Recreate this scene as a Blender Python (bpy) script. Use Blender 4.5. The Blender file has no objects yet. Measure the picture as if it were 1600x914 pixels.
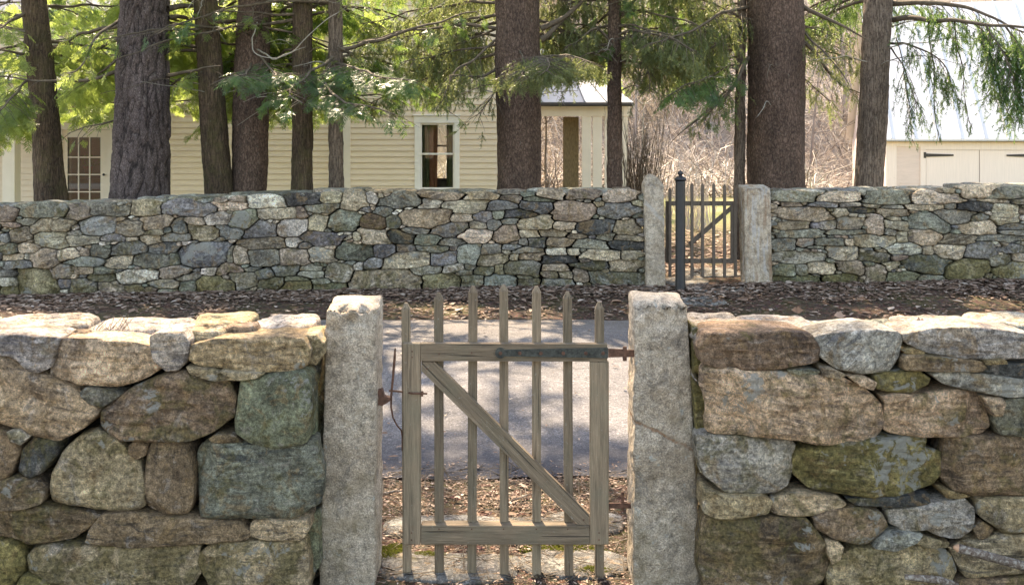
import bpy, math, random
import numpy as np
from mathutils import Vector, Matrix, noise
R = math.radians
S = bpy.context.scene
COL = S.collection
# ---------------------------------------------------------------- camera, sky, sun, exposure
F = 1512.0; HZ = 217.0; CX = 800.0; CH = 1.83      # focal length in photo pixels, horizon row, centre column, eye height
cam_d = bpy.data.cameras.new("camera"); cam = bpy.data.objects.new("camera", cam_d); COL.objects.link(cam)
cam.location = (0, 0, CH); cam.rotation_euler = (R(90), 0, 0)
cam_d.sensor_width = 36; cam_d.lens = 36 * F / 1600; cam_d.shift_y = -(457 - HZ) / 1600
cam_d.clip_start = 0.05; cam_d.clip_end = 600
S.camera = cam
SUN_EL = 47; SUN_AZ = -14          # azimuth measured from +Y towards +X
world = bpy.data.worlds.new("World"); S.world = world; world.use_nodes = True
wn = world.node_tree
sky = wn.nodes.new("ShaderNodeTexSky"); sky.sky_type = 'NISHITA'; sky.sun_disc = False
sky.sun_elevation = R(SUN_EL); sky.sun_rotation = R(SUN_AZ)
sky.dust_density = 1.0; sky.air_density = 1.0; sky.ozone_density = 1.0
bg = wn.nodes["Background"]; bg.inputs[1].default_value = 0.15
wn.links.new(sky.outputs[0], bg.inputs[0])
sun_d = bpy.data.lights.new("sun", 'SUN'); sun = bpy.data.objects.new("sun", sun_d); COL.objects.link(sun)
sun_d.energy = 3.5; sun_d.angle = R(0.6); sun_d.color = (1.0, 0.94, 0.84)
sdir = Vector((math.sin(R(SUN_AZ)) * math.cos(R(SUN_EL)), math.cos(R(SUN_AZ)) * math.cos(R(SUN_EL)), math.sin(R(SUN_EL))))
sun.rotation_euler = sdir.to_track_quat('Z', 'Y').to_euler(); sun.location = (0, 0, 30)
S.view_settings.view_transform = 'Standard'; S.view_settings.look = 'None'
S.view_settings.exposure = 2.35; S.view_settings.gamma = 1.0; S.view_settings.use_curve_mapping = False
S.view_settings.use_white_balance = True; S.view_settings.white_balance_temperature = 8500; S.view_settings.white_balance_tint = 15
S.render.engine = 'CYCLES'
S.cycles.max_bounces = 6; S.cycles.transparent_max_bounces = 8; S.cycles.diffuse_bounces = 4
S.cycles.use_denoising = True

# ---------------------------------------------------------------- helpers
def P(px, py, Y):
    return Vector(((px - CX) * Y / F, Y, CH - (py - HZ) * Y / F))
def smooth(a, b, x):
    t = min(1, max(0, (x - a) / (b - a))); return t * t * (3 - 2 * t)
def gz(x, y):
    """height of the ground"""
    side = 0.04 + 0.0156 * max(-9, min(9, x))
    z = side * smooth(9.75, 11.3, y) + 0.12 * smooth(12, 15, y)
    z += -1.0 * smooth(7.5, 11, x) * smooth(17, 26, y)
    z += .10 * max(0.0, -30 - y) * smooth(0, 14, -30 - y)  # unseen rise added behind the camera so panes reflect less bare sky
    far = max(0.0, y - 36 - 1.5 * smooth(8, 14, x))
    z += 0.50 * far * smooth(0, 9, far) + 0.5 * noise.noise((x * .11, y * .11, 3)) * smooth(0, 12, far)
    z += 0.02 * noise.noise((x * .9, y * .9, 1)) * (smooth(9.8, 10.6, y) + smooth(5.0, 4.6, y) if True else 1)
    return z
def tag(o, label=None, cat=None, group=None, kind=None):
    if label: o["label"] = label
    if cat: o["category"] = cat
    if group: o["group"] = group
    if kind: o["kind"] = kind
    return o
def empty(name, loc, label, cat, group=None):
    o = bpy.data.objects.new(name, None); COL.objects.link(o); o.location = loc
    o.empty_display_size = .2
    return tag(o, label, cat, group)
def mesh_obj(name, V, Fc, mat, parent=None, smooth_=False, attrs=None):
    """V world coordinates; the object is re-based on its parent's location"""
    V = np.asarray(V, dtype=np.float32).reshape(-1, 3)
    if parent is not None:
        off = np.array(parent_loc(parent), dtype=np.float32)
    else:
        off = np.array([(V[:, 0].min() + V[:, 0].max()) / 2, (V[:, 1].min() + V[:, 1].max()) / 2, V[:, 2].min()], dtype=np.float32)
        if "structure" in name: off[:] = 0
    me = bpy.data.meshes.new(name)
    W = V - off
    if isinstance(Fc, np.ndarray):
        n, k = Fc.shape
        me.vertices.add(len(W)); me.vertices.foreach_set("co", W.ravel())
        me.loops.add(n * k); me.loops.foreach_set("vertex_index", Fc.astype(np.int32).ravel())
        me.polygons.add(n); me.polygons.foreach_set("loop_start", np.arange(0, n * k, k, dtype=np.int32))
        me.update(calc_edges=True)
    else:
        me.from_pydata([tuple(map(float, w)) for w in W], [], [tuple(map(int, f)) for f in Fc])
    if smooth_:
        me.polygons.foreach_set("use_smooth", np.ones(len(me.polygons), dtype=bool))
    if attrs:
        for k_, a in attrs.items():
            a = np.asarray(a, dtype=np.float32)
            if a.ndim == 1:
                at = me.attributes.new(k_, 'FLOAT', 'POINT'); at.data.foreach_set("value", a)
            else:
                at = me.attributes.new(k_, 'FLOAT_COLOR', 'POINT'); at.data.foreach_set("color", a.ravel())
    if mat: me.materials.append(mat)
    o = bpy.data.objects.new(name, me); COL.objects.link(o)
    if parent is not None:
        o.parent = parent
    else:
        o.location = off
    return o
def parent_loc(p):
    l = Vector(p.location)
    while p.parent: p = p.parent; l = l + Vector(p.location)
    return l

class MB:
    """collects simple shapes into one mesh"""
    def __init__(s): s.v = []; s.f = []
    def add(s, V, Fs):
        n = len(s.v); s.v += [tuple(v) for v in V]; s.f += [tuple(i + n for i in f) for f in Fs]; return s
    def box(s, x0, x1, y0, y1, z0, z1, bev=0.0, rot=None, piv=None):
        if bev <= 0:
            V = [(x, y, z) for x in (x0, x1) for y in (y0, y1) for z in (z0, z1)]
            Fs = [(0, 1, 3, 2), (4, 6, 7, 5), (0, 4, 5, 1), (2, 3, 7, 6), (0, 2, 6, 4), (1, 5, 7, 3)]
        else:
            b = min(bev, (x1 - x0) * .45, (y1 - y0) * .45, (z1 - z0) * .45)
            V = []; idx = {}
            X = (x0, x1); Yv = (y0, y1); Z = (z0, z1)
            for i in (0, 1):
                for j in (0, 1):
                    for k in (0, 1):
                        si, sj, sk = (1 - 2 * i), (1 - 2 * j), (1 - 2 * k)
                        idx[i, j, k, 0] = len(V); V.append((X[i], Yv[j] + sj * b, Z[k] + sk * b))
                        idx[i, j, k, 1] = len(V); V.append((X[i] + si * b, Yv[j], Z[k] + sk * b))
                        idx[i, j, k, 2] = len(V); V.append((X[i] + si * b, Yv[j] + sj * b, Z[k]))
            Fs = []
            for i in (0, 1):
                Fs.append([idx[i, 0, 0, 0], idx[i, 1, 0, 0], idx[i, 1, 1, 0], idx[i, 0, 1, 0]])
                Fs.append([idx[0, i, 0, 1], idx[1, i, 0, 1], idx[1, i, 1, 1], idx[0, i, 1, 1]])
                Fs.append([idx[0, 0, i, 2], idx[1, 0, i, 2], idx[1, 1, i, 2], idx[0, 1, i, 2]])
                for j in (0, 1):
                    Fs.append([idx[i, j, 0, 0], idx[i, j, 1, 0], idx[i, j, 1, 1], idx[i, j, 0, 1]])
                    Fs.append([idx[i, 0, j, 0], idx[i, 1, j, 0], idx[i, 1, j, 2], idx[i, 0, j, 2]])
                    Fs.append([idx[0, i, j, 1], idx[1, i, j, 1], idx[1, i, j, 2], idx[0, i, j, 2]])
                    for k in (0, 1): Fs.append([idx[i, j, k, 0], idx[i, j, k, 1], idx[i, j, k, 2]])
            c = Vector(((x0 + x1) / 2, (y0 + y1) / 2, (z0 + z1) / 2))
            out = []
            for f in Fs:
                a, b_, d = Vector(V[f[0]]), Vector(V[f[1]]), Vector(V[f[2]])
                n = (b_ - a).cross(d - a); m = sum((Vector(V[q]) for q in f), Vector()) / len(f)
                out.append(f if n.dot(m - c) > 0 else f[::-1])
            Fs = out
        if rot is not None:
            V = [rot @ (Vector(v) - piv) + piv for v in V]
        return s.add(V, Fs)
    def prism(s, poly, y0, y1):
        """poly (x,z) list extruded in y"""
        n = len(poly)
        V = [(x, y0, z) for x, z in poly] + [(x, y1, z) for x, z in poly]
        Fs = [tuple(range(n)), tuple(range(2 * n - 1, n - 1, -1))] + [(i, n + i, n + (i + 1) % n, (i + 1) % n) for i in range(n)]
        return s.add(V, Fs)
    def tube(s, pts, rad, n=8, cap=True):
        pts = [Vector(p) for p in pts]
        if not hasattr(rad, '__len__'): rad = [rad] * len(pts)
        V = []; Fs = []; u = None
        for i, p in enumerate(pts):
            t = (pts[min(i + 1, len(pts) - 1)] - pts[max(i - 1, 0)]).normalized()
            if u is None: u = t.orthogonal().normalized()
            u = (u - t * u.dot(t)).normalized(); w = t.cross(u)
            for k in range(n):
                a = 2 * math.pi * k / n; V.append(p + (u * math.cos(a) + w * math.sin(a)) * rad[i])
        for i in range(len(pts) - 1):
            for k in range(n):
                Fs.append((i * n + k, i * n + (k + 1) % n, (i + 1) * n + (k + 1) % n, (i + 1) * n + k))
        if cap:
            Fs.append(tuple(range(n))[::-1]); Fs.append(tuple((len(pts) - 1) * n + k for k in range(n)))
        return s.add(V, Fs)
    def lathe(s, c, prof, n=24):
        V = []; Fs = []
        for r, z in prof:
            for k in range(n):
                a = 2 * math.pi * k / n; V.append((c[0] + r * math.cos(a), c[1] + r * math.sin(a), c[2] + z))
        for i in range(len(prof) - 1):
            for k in range(n):
                Fs.append((i * n + k, i * n + (k + 1) % n, (i + 1) * n + (k + 1) % n, (i + 1) * n + k))
        Fs.append(tuple(range(n))[::-1]); Fs.append(tuple((len(prof) - 1) * n + k for k in range(n)))
        return s.add(V, Fs)
    def build(s, name, mat, parent=None, smooth_=False): return mesh_obj(name, s.v, s.f, mat, parent, smooth_)

# ---------------------------------------------------------------- materials
class NT:
    def __init__(s, name):
        s.m = bpy.data.materials.new(name); s.m.use_nodes = True; s.t = s.m.node_tree
        s.b = s.t.nodes["Principled BSDF"]; s.out = s.t.nodes["Material Output"]
        s.b.inputs["Roughness"].default_value = .85; s.b.inputs["Specular IOR Level"].default_value = .3
    def n(s, typ, ins=None, **kw):
        nd = s.t.nodes.new("ShaderNode" + typ)
        for k, v in kw.items(): setattr(nd, k, v)
        for k, v in (ins or {}).items():
            if isinstance(v, bpy.types.NodeSocket): s.t.links.new(v, nd.inputs[k])
            else: nd.inputs[k].default_value = v
        return nd
    def pos(s, sc=(1, 1, 1), rot=(0, 0, 0), obj=False):
        g = s.n("TexCoord").outputs["Object"] if obj else s.n("NewGeometry").outputs["Position"]
        return s.n("Mapping", {0: g, "Scale": sc, "Rotation": rot}).outputs[0]
    def noise(s, vec, scale, detail=6, rough=.6, dist=0.0):
        return s.n("TexNoise", {"Vector": vec, "Scale": scale, "Detail": detail, "Roughness": rough, "Distortion": dist}).outputs[0]
    def vor(s, vec, scale, feature='F1', rnd=1.0, out=0):
        return s.n("TexVoronoi", {"Vector": vec, "Scale": scale, "Randomness": rnd}, feature=feature).outputs[out]
    def ramp(s, fac, stops, interp='LINEAR'):
        nd = s.n("ValToRGB", {0: fac}); cr = nd.color_ramp; cr.interpolation = interp
        while len(cr.elements) < len(stops): cr.elements.new(.5)
        for e, (p, c) in zip(cr.elements, stops):
            e.position = p; e.color = (c, c, c, 1) if not hasattr(c, '__len__') else (*c[:3], 1)
        return nd.outputs[0]
    def mix(s, fac, a, b, mode='MIX'):
        nd = s.n("Mix", data_type='RGBA', blend_type=mode)
        for i, v in ((0, fac), (6, a), (7, b)):
            if isinstance(v, bpy.types.NodeSocket): s.t.links.new(v, nd.inputs[i])
            elif i == 0: nd.inputs[0].default_value = v
            else: nd.inputs[i].default_value = (*v[:3], 1) if hasattr(v, '__len__') else (v, v, v, 1)
        return nd.outputs[2]
    def math(s, op, a, b=0.0, clamp=False):
        nd = s.n("Math", {0: a, 1: b}, operation=op); nd.use_clamp = clamp; return nd.outputs[0]
    def bump(s, h, dist, strength=1.0, prev=None):
        ins = {"Height": h, "Distance": dist, "Strength": strength}
        if prev is not None: ins["Normal"] = prev
        return s.n("Bump", ins).outputs[0]
    def done(s, col=None, normal=None, rough=None):
        if col is not None:
            if isinstance(col, bpy.types.NodeSocket): s.t.links.new(col, s.b.inputs[0])
            else: s.b.inputs[0].default_value = (*col[:3], 1)
        if normal is not None: s.t.links.new(normal, s.b.inputs["Normal"])
        if rough is not None:
            if isinstance(rough, bpy.types.NodeSocket): s.t.links.new(rough, s.b.inputs["Roughness"])
            else: s.b.inputs["Roughness"].default_value = rough
        return s.m

def mat_stone(name, k, bumpd):
    """k = feature scale (1 near wall).  'tint' = colour, 'prm' = (moss, lichen, strata)"""
    m = NT(name)
    tint = m.n("Attribute", attribute_name="tint").outputs["Color"]
    prm = m.n("SeparateColor", {0: m.n("Attribute", attribute_name="prm").outputs["Color"]})
    moss, lich, stra = prm.outputs[0], prm.outputs[1], prm.outputs[2]
    p = m.pos()
    off = m.n("Attribute", attribute_name="seed").outputs["Color"]
    p2 = m.n("VectorMath", {0: p, 1: off}, operation='ADD').outputs[0]
    rot = m.n("VectorRotate", {"Vector": p2, "Angle": m.math('MULTIPLY', m.math('SUBTRACT', stra, .5), 1.6), "Axis": (0, 1, 0)}).outputs[0]
    big = m.noise(p2, 5 / k, 5, .65, .4); fine = m.noise(p2, 60 / k, 5, .75); grain = m.noise(p2, 260 / k, 3, .7)
    pst = m.n("Mapping", {0: rot, "Scale": (3, 3, 22)}).outputs[0]
    strat = m.noise(pst, 2.6 / k, 5, .6, .6)
    c = m.mix(m.ramp(big, [(.36, 0.), (.46, .45), (.53, .6), (.63, 1.)]), m.mix(1.0, tint, (.42, .38, .34), 'MULTIPLY'), m.mix(1.0, tint, (1.55, 1.45, 1.28), 'MULTIPLY'))
    c = m.mix(m.math('MULTIPLY', m.ramp(strat, [(.36, 1.), (.46, 0.), (.54, 0.), (.62, .8)]), m.ramp(m.noise(p2, 2.2 / k, 3, .5), [(.38, .25), (.6, 1.)])), c, m.mix(m.ramp(strat, [(.45, 0.), (.55, 1.)]), m.mix(1., tint, (.45, .45, .48), 'MULTIPLY'), m.mix(1., tint, (1.55, 1.5, 1.45), 'MULTIPLY')))
    # iron stains
    st = m.noise(p2, 9 / k, 4, .7, 1.2)
    c = m.mix(m.math('MULTIPLY', m.ramp(st, [(.53, 0.), (.62, 1.)]), .5), c, (.34, .21, .09))
    c = m.mix(m.math('MULTIPLY', m.ramp(st, [(.34, 1.), (.42, 0.)]), .5), c, (.42, .36, .30))
    c = m.mix(.8, c, m.ramp(fine, [(.34, .30), (.5, .98), (.66, 1.9)]), 'MULTIPLY')
    pit = m.noise(p2, 26 / k, 5, .8, .8); c = m.mix(m.ramp(pit, [(.30, .8), (.42, 0.)]), c, (.04, .034, .026)); c = m.mix(m.ramp(pit, [(.6, 0.), (.72, .5)]), c, m.mix(1., tint, (1.6, 1.55, 1.5), 'MULTIPLY'))
    c = m.mix(.5, c, m.ramp(grain, [(.36, .30), (.5, 1.), (.64, 2.0)]), 'MULTIPLY')
    # moss and algae film, more on the lower and upper rims
    mo = m.noise(p2, 7 / k, 6, .75, .8)
    mf = m.ramp(m.math('ADD', mo, m.math('MULTIPLY', m.math('SUBTRACT', moss, .5), .45)), [(.5, 0.), (.60, 1.)])
    mc = m.mix(m.ramp(fine, [(.35, 0.), (.65, 1.)]), (.035, .036, .012), (.25, .20, .06))
    c = m.mix(m.math('MULTIPLY', mf, .62), c, mc)
    # lichen
    li = m.noise(p2, 15 / k, 7, .7, .5); li2 = m.noise(p2, 3 / k, 2, .5)
    lf = m.ramp(m.math('ADD', m.math('ADD', m.math('MULTIPLY', li, .6), m.math('MULTIPLY', li2, .5)), m.math('MULTIPLY', m.math('SUBTRACT', lich, .5), .17)), [(.63, 0.), (.655, 1.)])
    c = m.mix(m.math('MULTIPLY', lf, .8), c, m.mix(grain, (.27, .27, .22), (.50, .48, .42)))
    crack = m.n("TexVoronoi", {"Vector": m.n("VectorMath", {0: p2, 1: m.n("TexNoise", {"Vector": p2, "Scale": 6 / k}).outputs[1]}, operation='ADD').outputs[0], "Scale": 1.5 / k}, feature='DISTANCE_TO_EDGE').outputs[0]
    ck = m.ramp(crack, [(0., 0.), (.012, 1.)])
    c = m.mix(m.math('MULTIPLY', m.math('MULTIPLY', m.math('SUBTRACT', 1.0, ck), m.ramp(big, [(.5, 0.), (.6, 1.)])), .4), c, (.03, .025, .02))
    h = m.math('ADD', m.math('ADD', m.math('MULTIPLY', big, 2.4), m.math('MULTIPLY', strat, .7)), m.math('ADD', m.math('MULTIPLY', fine, 1.1), m.math('ADD', m.math('MULTIPLY', ck, .2), m.math('MULTIPLY', pit, 1.1))))
    nr = m.bump(h, bumpd, .9)
    nr = m.bump(grain, bumpd * .22, 1., nr)
    return m.done(c, nr, .9)

def mat_granite(name='granite', vein=None, vcol=(.26, .13, .06), vw=.008, rust=0.0):
    m = NT(name); p = m.pos()
    big = m.noise(p, 4, 5, .65, .5); sp = m.vor(p, 210); sp2 = m.noise(p, 160, 4, .8); mid = m.noise(p, 24, 6, .7)
    c = m.ramp(big, [(.28, (.28, .215, .145)), (.5, (.43, .35, .26)), (.72, (.53, .45, .345))])
    c = m.mix(.9, c, m.ramp(sp2, [(.33, .3), (.5, 1.), (.67, 1.9)]), 'MULTIPLY')
    c = m.mix(.85, c, m.ramp(mid, [(.32, .45), (.5, 1.), (.68, 1.4)]), 'MULTIPLY'); pt = m.noise(p, 9, 5, .75, 1.); c = m.mix(m.ramp(pt, [(.54, 0.), (.62, .6)]), c, (.46, .36, .25)); c = m.mix(m.ramp(pt, [(.36, .6), (.44, 0.)]), c, (.20, .175, .14))
    z = m.n("SeparateXYZ", {0: p}).outputs[2]
    al = m.ramp(m.math('SUBTRACT', m.noise(p, 7, 6, .75, .6), m.math('MULTIPLY', z, .10)), [(.47, 0.), (.66, 1.)])
    c = m.mix(m.math('MULTIPLY', al, .55), c, (.17, .13, .055))
    li = m.noise(p, 18, 6, .7); c = m.mix(m.ramp(li, [(.62, 0.), (.66, .6)]), c, (.42, .43, .38))
    dk = m.noise(m.pos((1, 1, .35)), 11, 5, .7, .8); c = m.mix(m.ramp(dk, [(.60, 0.), (.72, .55)]), c, (.09, .085, .07))
    ck = None
    if vein:
        x0, z0, x1, z1 = vein; L = math.hypot(x1 - x0, z1 - z0); nx, nz = -(z1 - z0) / L, (x1 - x0) / L
        xx = m.n("SeparateXYZ", {0: p}); w = m.math('MULTIPLY', m.math('SUBTRACT', m.noise(p, 14, 5, .7), .5), .05)
        dd = m.math('ABSOLUTE', m.math('ADD', m.math('ADD', m.math('MULTIPLY', m.math('SUBTRACT', xx.outputs[0], x0), nx), m.math('MULTIPLY', m.math('SUBTRACT', xx.outputs[2], z0), nz)), w))
        band = m.ramp(m.n("MapRange", {0: dd, 1: vw * .4, 2: vw}).outputs[0], [(0., 1.), (1., 0.)])
        band = m.math('MULTIPLY', band, m.ramp(m.noise(p, 20, 4, .8), [(.35, .1), (.55, 1.)]))
        c = m.mix(m.math('MULTIPLY', band, .8), c, vcol); ck = m.math('SUBTRACT', 1., band)
    if rust:
        rs = m.noise(m.pos((1, 1, .12)), 16, 4, .6, .4); c = m.mix(m.math('MULTIPLY', m.ramp(rs, [(.52, 0.), (.62, 1.)]), rust), c, (.24, .13, .07)); c = m.mix(m.math('MULTIPLY', m.ramp(rs, [(.40, 1.), (.45, 0.)]), .5), c, (.45, .44, .42))
    nr = m.bump(m.math('ADD', m.math('ADD', m.math('MULTIPLY', mid, 1.5), m.math('MULTIPLY', ck, .3) if ck is not None else 0.0), m.math('MULTIPLY', big, 2.)), .014, 1.)
    nr = m.bump(sp2, .004, .8, nr)
    return m.done(c, nr, .88)
def mat_simple(name, col, rough=.7, var=.25, scale=8., bumpd=0.0, aniso=(1, 1, 1), spec=.3, metal=0.0):
    m = NT(name); p = m.pos(aniso)
    nz = m.noise(p, scale, 5, .65); a = tuple(x * (1 - var) for x in col); b = tuple(x * (1 + var) for x in col)
    c = m.ramp(nz, [(.3, a), (.7, b)])
    m.b.inputs["Specular IOR Level"].default_value = spec; m.b.inputs["Metallic"].default_value = metal
    nr = m.bump(m.noise(p, scale * 4, 4, .7), bumpd, 1.) if bumpd else None
    return m.done(c, nr, rough)
def mat_wood(name, axis='z', base=(.212, .155, .100)):
    m = NT(name)
    sc = {'z': (46, 46, 2.2), 'x': (2.2, 46, 46), 'd': (30, 30, 30)}[axis]
    if axis == 'd':
        p = m.n("Mapping", {0: m.n("VectorRotate", {"Vector": m.n("NewGeometry").outputs["Position"], "Axis": (0, 1, 0), "Angle": R(44)}).outputs[0], "Scale": (46, 46, 2.2)}).outputs[0]
    else: p = m.pos(sc)
    g = m.noise(p, 1.6, 5, .65, .3); g2 = m.noise(p, 5, 4, .7); big = m.noise(m.pos(), 6, 4, .6)
    c = m.ramp(g, [(.3, tuple(v * .6 for v in base)), (.5, base), (.72, tuple(min(1, v * 1.35) for v in base))])
    c = m.mix(.6, c, m.ramp(g2, [(.3, .5), (.5, 1.), (.7, 1.4)]), 'MULTIPLY')
    c = m.mix(m.ramp(big, [(.45, 0.), (.7, .45)]), c, (.16, .15, .10))
    sp = m.noise(m.pos(), 90, 3, .8); c = m.mix(m.ramp(sp, [(.62, 0.), (.72, .45)]), c, (.42, .42, .36))
    rv = m.n("ObjectInfo").outputs["Random"]; c = m.mix(1., c, m.ramp(rv, [(0., .78), (1., 1.22)]), 'MULTIPLY')
    ckp = m.pos({'z': (110, 110, 2.), 'x': (2., 110, 110), 'd': (110, 110, 110)}[axis]) if axis != 'd' else m.n("Mapping", {0: m.n("VectorRotate", {"Vector": m.n("NewGeometry").outputs["Position"], "Axis": (0, 1, 0), "Angle": R(44)}).outputs[0], "Scale": (110, 110, 2.)}).outputs[0]
    ck = m.noise(ckp, 1., 3, .5); ckf = m.ramp(ck, [(.64, 0.), (.68, 1.)]); c = m.mix(m.math('MULTIPLY', ckf, .75), c, (.04, .032, .025))
    g = m.math('SUBTRACT', g, m.math('MULTIPLY', ckf, .6))
    nr = m.bump(m.math('ADD', g, m.math('MULTIPLY', g2, .8)), .004, 1.)
    return m.done(c, nr, .85)
def mat_bark(name, dark, light, sxy=14, sz=3.2, bumpd=.02, flake=.5, green=0.0, cav=False):
    m = NT(name); p = m.pos((sxy, sxy, sz))
    wv = m.n("TexNoise", {"Vector": m.pos((3, 3, 1.5)), "Scale": 1.5}).outputs[1]
    p = m.n("VectorMath", {0: p, 1: wv}, operation='ADD').outputs[0]
    w2 = m.n("VectorMath", {0: m.n("TexNoise", {"Vector": p, "Scale": 1.3, "Detail": 4.}).outputs[1], "Scale": 1.6}, operation='SCALE').outputs[0]
    p = m.n("VectorMath", {0: p, 1: w2}, operation='ADD').outputs[0]
    v = m.vor(p, 1.3, 'DISTANCE_TO_EDGE'); n1 = m.noise(p, 2.2, 6, .75); n2 = m.noise(m.pos(), 45, 5, .75)
    h = m.math('ADD', m.math('MULTIPLY', m.ramp(v, [(0., 0.), (.28, 1.)]), flake), m.math('MULTIPLY', n1, 1.2))
    c = m.ramp(h, [(.32, tuple(x * .45 for x in dark)), (.62, dark), (1.1, light)])
    c = m.mix(.7, c, m.ramp(n2, [(.28, .42), (.5, 1.), (.72, 1.6)]), 'MULTIPLY')
    li = m.noise(m.pos(), 22, 5, .75); c = m.mix(m.ramp(li, [(.60, 0.), (.68, .35)]), c, (.26, .27, .22))
    if green > 0:
        gm = m.noise(m.pos(), 3.2, 5, .75); c = m.mix(m.math('MULTIPLY', m.ramp(gm, [(.45, 0.), (.65, 1.)]), green), c, (.10, .095, .03))
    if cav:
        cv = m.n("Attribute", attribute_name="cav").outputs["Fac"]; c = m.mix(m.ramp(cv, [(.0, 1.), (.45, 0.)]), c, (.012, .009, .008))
    big = m.noise(m.pos((1, 1, .4)), 4, 4, .6); c = m.mix(.8, c, m.ramp(big, [(.3, .6), (.7, 1.35)]), 'MULTIPLY')
    nr = m.bump(m.math('ADD', h, m.math('MULTIPLY', n2, .5)), bumpd, 1.)
    return m.done(c, nr, .92)
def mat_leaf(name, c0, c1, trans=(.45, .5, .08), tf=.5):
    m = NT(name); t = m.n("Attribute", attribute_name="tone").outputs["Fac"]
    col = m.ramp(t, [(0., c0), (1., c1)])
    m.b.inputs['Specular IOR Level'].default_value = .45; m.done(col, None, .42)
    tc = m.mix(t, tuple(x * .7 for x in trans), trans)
    tr = m.n("BsdfTranslucent", {0: tc}).outputs[0]
    mx = m.n("MixShader", {0: tf, 1: m.b.outputs[0], 2: tr}).outputs[0]
    m.t.links.new(mx, m.out.inputs[0]); return m.m
def mat_ground():
    m = NT("ground_soil"); p = m.pos()
    a = m.noise(p, 1.3, 6, .7, .3); b = m.noise(p, 22, 6, .75); c_ = m.noise(p, 130, 4, .8); v = m.vor(p, 34, out=1)
    c = m.ramp(b, [(.3, (.035, .02, .013)), (.5, (.105, .066, .042)), (.68, (.22, .155, .11)), (.8, (.36, .28, .21))])
    c = m.mix(.5, c, m.mix(1., v, (.5, .36, .26), 'MULTIPLY'), 'OVERLAY')
    c = m.mix(.6, c, m.ramp(c_, [(.3, .4), (.5, 1.), (.72, 1.7)]), 'MULTIPLY')
    moss = m.math('MULTIPLY', m.ramp(a, [(.5, 0.), (.62, 1.)]), m.ramp(b, [(.35, 1.), (.6, .2)]))
    c = m.mix(m.math('MULTIPLY', moss, .7), c, m.mix(c_, (.05, .07, .015), (.17, .17, .04)))
    y = m.n("SeparateXYZ", {0: p}).outputs[1]
    lf = m.ramp(m.n("MapRange", {0: y, 1: 14.5, 2: 19.}).outputs[0], [(0., 0.), (1., 1.)])
    lawn = m.mix(m.ramp(m.noise(p, .6, 5, .7), [(.4, 0.), (.6, 1.)]), m.mix(c_, (.16, .14, .06), (.34, .29, .15)), m.mix(b, (.07, .09, .02), (.17, .19, .05)))
    c = m.mix(lf, c, lawn)
    hf = m.ramp(m.n("MapRange", {0: y, 1: 35., 2: 38.}).outputs[0], [(0., 0.), (1., 1.)])
    br = m.ramp(m.noise(m.pos((1, 1, 1)), 1.4, 9, .8, 1.5), [(.3, (.085, .068, .052)), (.5, (.25, .205, .165)), (.7, (.41, .345, .28))])
    br = m.mix(m.ramp(m.noise(p, .12, 3, .5), [(.45, 0.), (.65, .8)]), br, m.mix(b, (.16, .10, .05), (.34, .25, .14)))
    c = m.mix(hf, c, br)
    nr = m.bump(m.math('ADD', b, m.math('MULTIPLY', c_, .3)), .04, 1.)
    return m.done(c, nr, .95)
def mat_asphalt():
    m = NT("asphalt"); p = m.pos()
    a = m.noise(p, .9, 5, .65, .4); sp = m.vor(p, 130, out=1); b = m.noise(p, 130, 4, .8); mid = m.noise(p, 7, 6, .7)
    c = m.ramp(a, [(.3, (.110, .104, .104)), (.7, (.165, .156, .152))])
    spv = m.n("SeparateColor", {0: sp}).outputs[0]
    c = m.mix(.8, c, m.ramp(spv, [(0., .45), (.5, .95), (.85, 1.2), (1., 2.2)]), 'MULTIPLY')
    c = m.mix(.6, c, m.ramp(b, [(.3, .45), (.5, 1.), (.7, 1.6)]), 'MULTIPLY')
    c = m.mix(.5, c, m.ramp(mid, [(.3, .6), (.5, 1.), (.7, 1.2)]), 'MULTIPLY')
    ve = m.n("TexVoronoi", {"Vector": m.n("VectorMath", {0: p, 1: m.n("TexNoise", {"Vector": p, "Scale": 2.5, "Detail": 4.}).outputs[1]}, operation='ADD').outputs[0], "Scale": .55}, feature='DISTANCE_TO_EDGE').outputs[0]
    c = m.mix(m.ramp(ve, [(0., .75), (.008, 0.)]), c, (.03, .03, .03)); pa = m.noise(m.pos((.35, 1, 1)), 2.2, 4, .6); c = m.mix(.7, c, m.ramp(pa, [(.38, .72), (.5, 1.), (.62, 1.18)]), 'MULTIPLY')
    # fresh dark band and grit along the near edge
    y = m.n("SeparateXYZ", {0: p}).outputs[1]
    e = m.math('ADD', y, m.math('MULTIPLY', m.noise(p, 5, 5, .7), .35))
    c = m.mix(m.ramp(m.n("MapRange", {0: e, 1: 5.40, 2: 6.1}).outputs[0], [(0., .8), (.6, .55), (1., 0.)]), c, (.03, .032, .042))
    grit = m.math('MULTIPLY', m.ramp(m.n("MapRange", {0: e, 1: 8.8, 2: 10.}).outputs[0], [(0., 0.), (1., .8)]), m.ramp(b, [(.4, 0.), (.6, 1.)]))
    c = m.mix(grit, c, (.22, .17, .12))
    nr = m.bump(m.math('ADD', b, spv), .005, 1.)
    return m.done(c, nr, .85)
def mat_glass():
    m = NT("window_glass"); t = m.n("BsdfTransparent", {0: (.82, .86, .84, 1)}).outputs[0]
    g = m.n("BsdfGlossy", {"Roughness": .01, 0: (1, 1, 1, 1)}).outputs[0]
    f = m.math('ADD', m.math('MULTIPLY', m.n("Fresnel", {0: 1.5}).outputs[0], 1.0), .03)
    mx = m.n("MixShader", {0: f, 1: t, 2: g}).outputs[0]; m.t.links.new(mx, m.out.inputs[0]); return m.m

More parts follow.
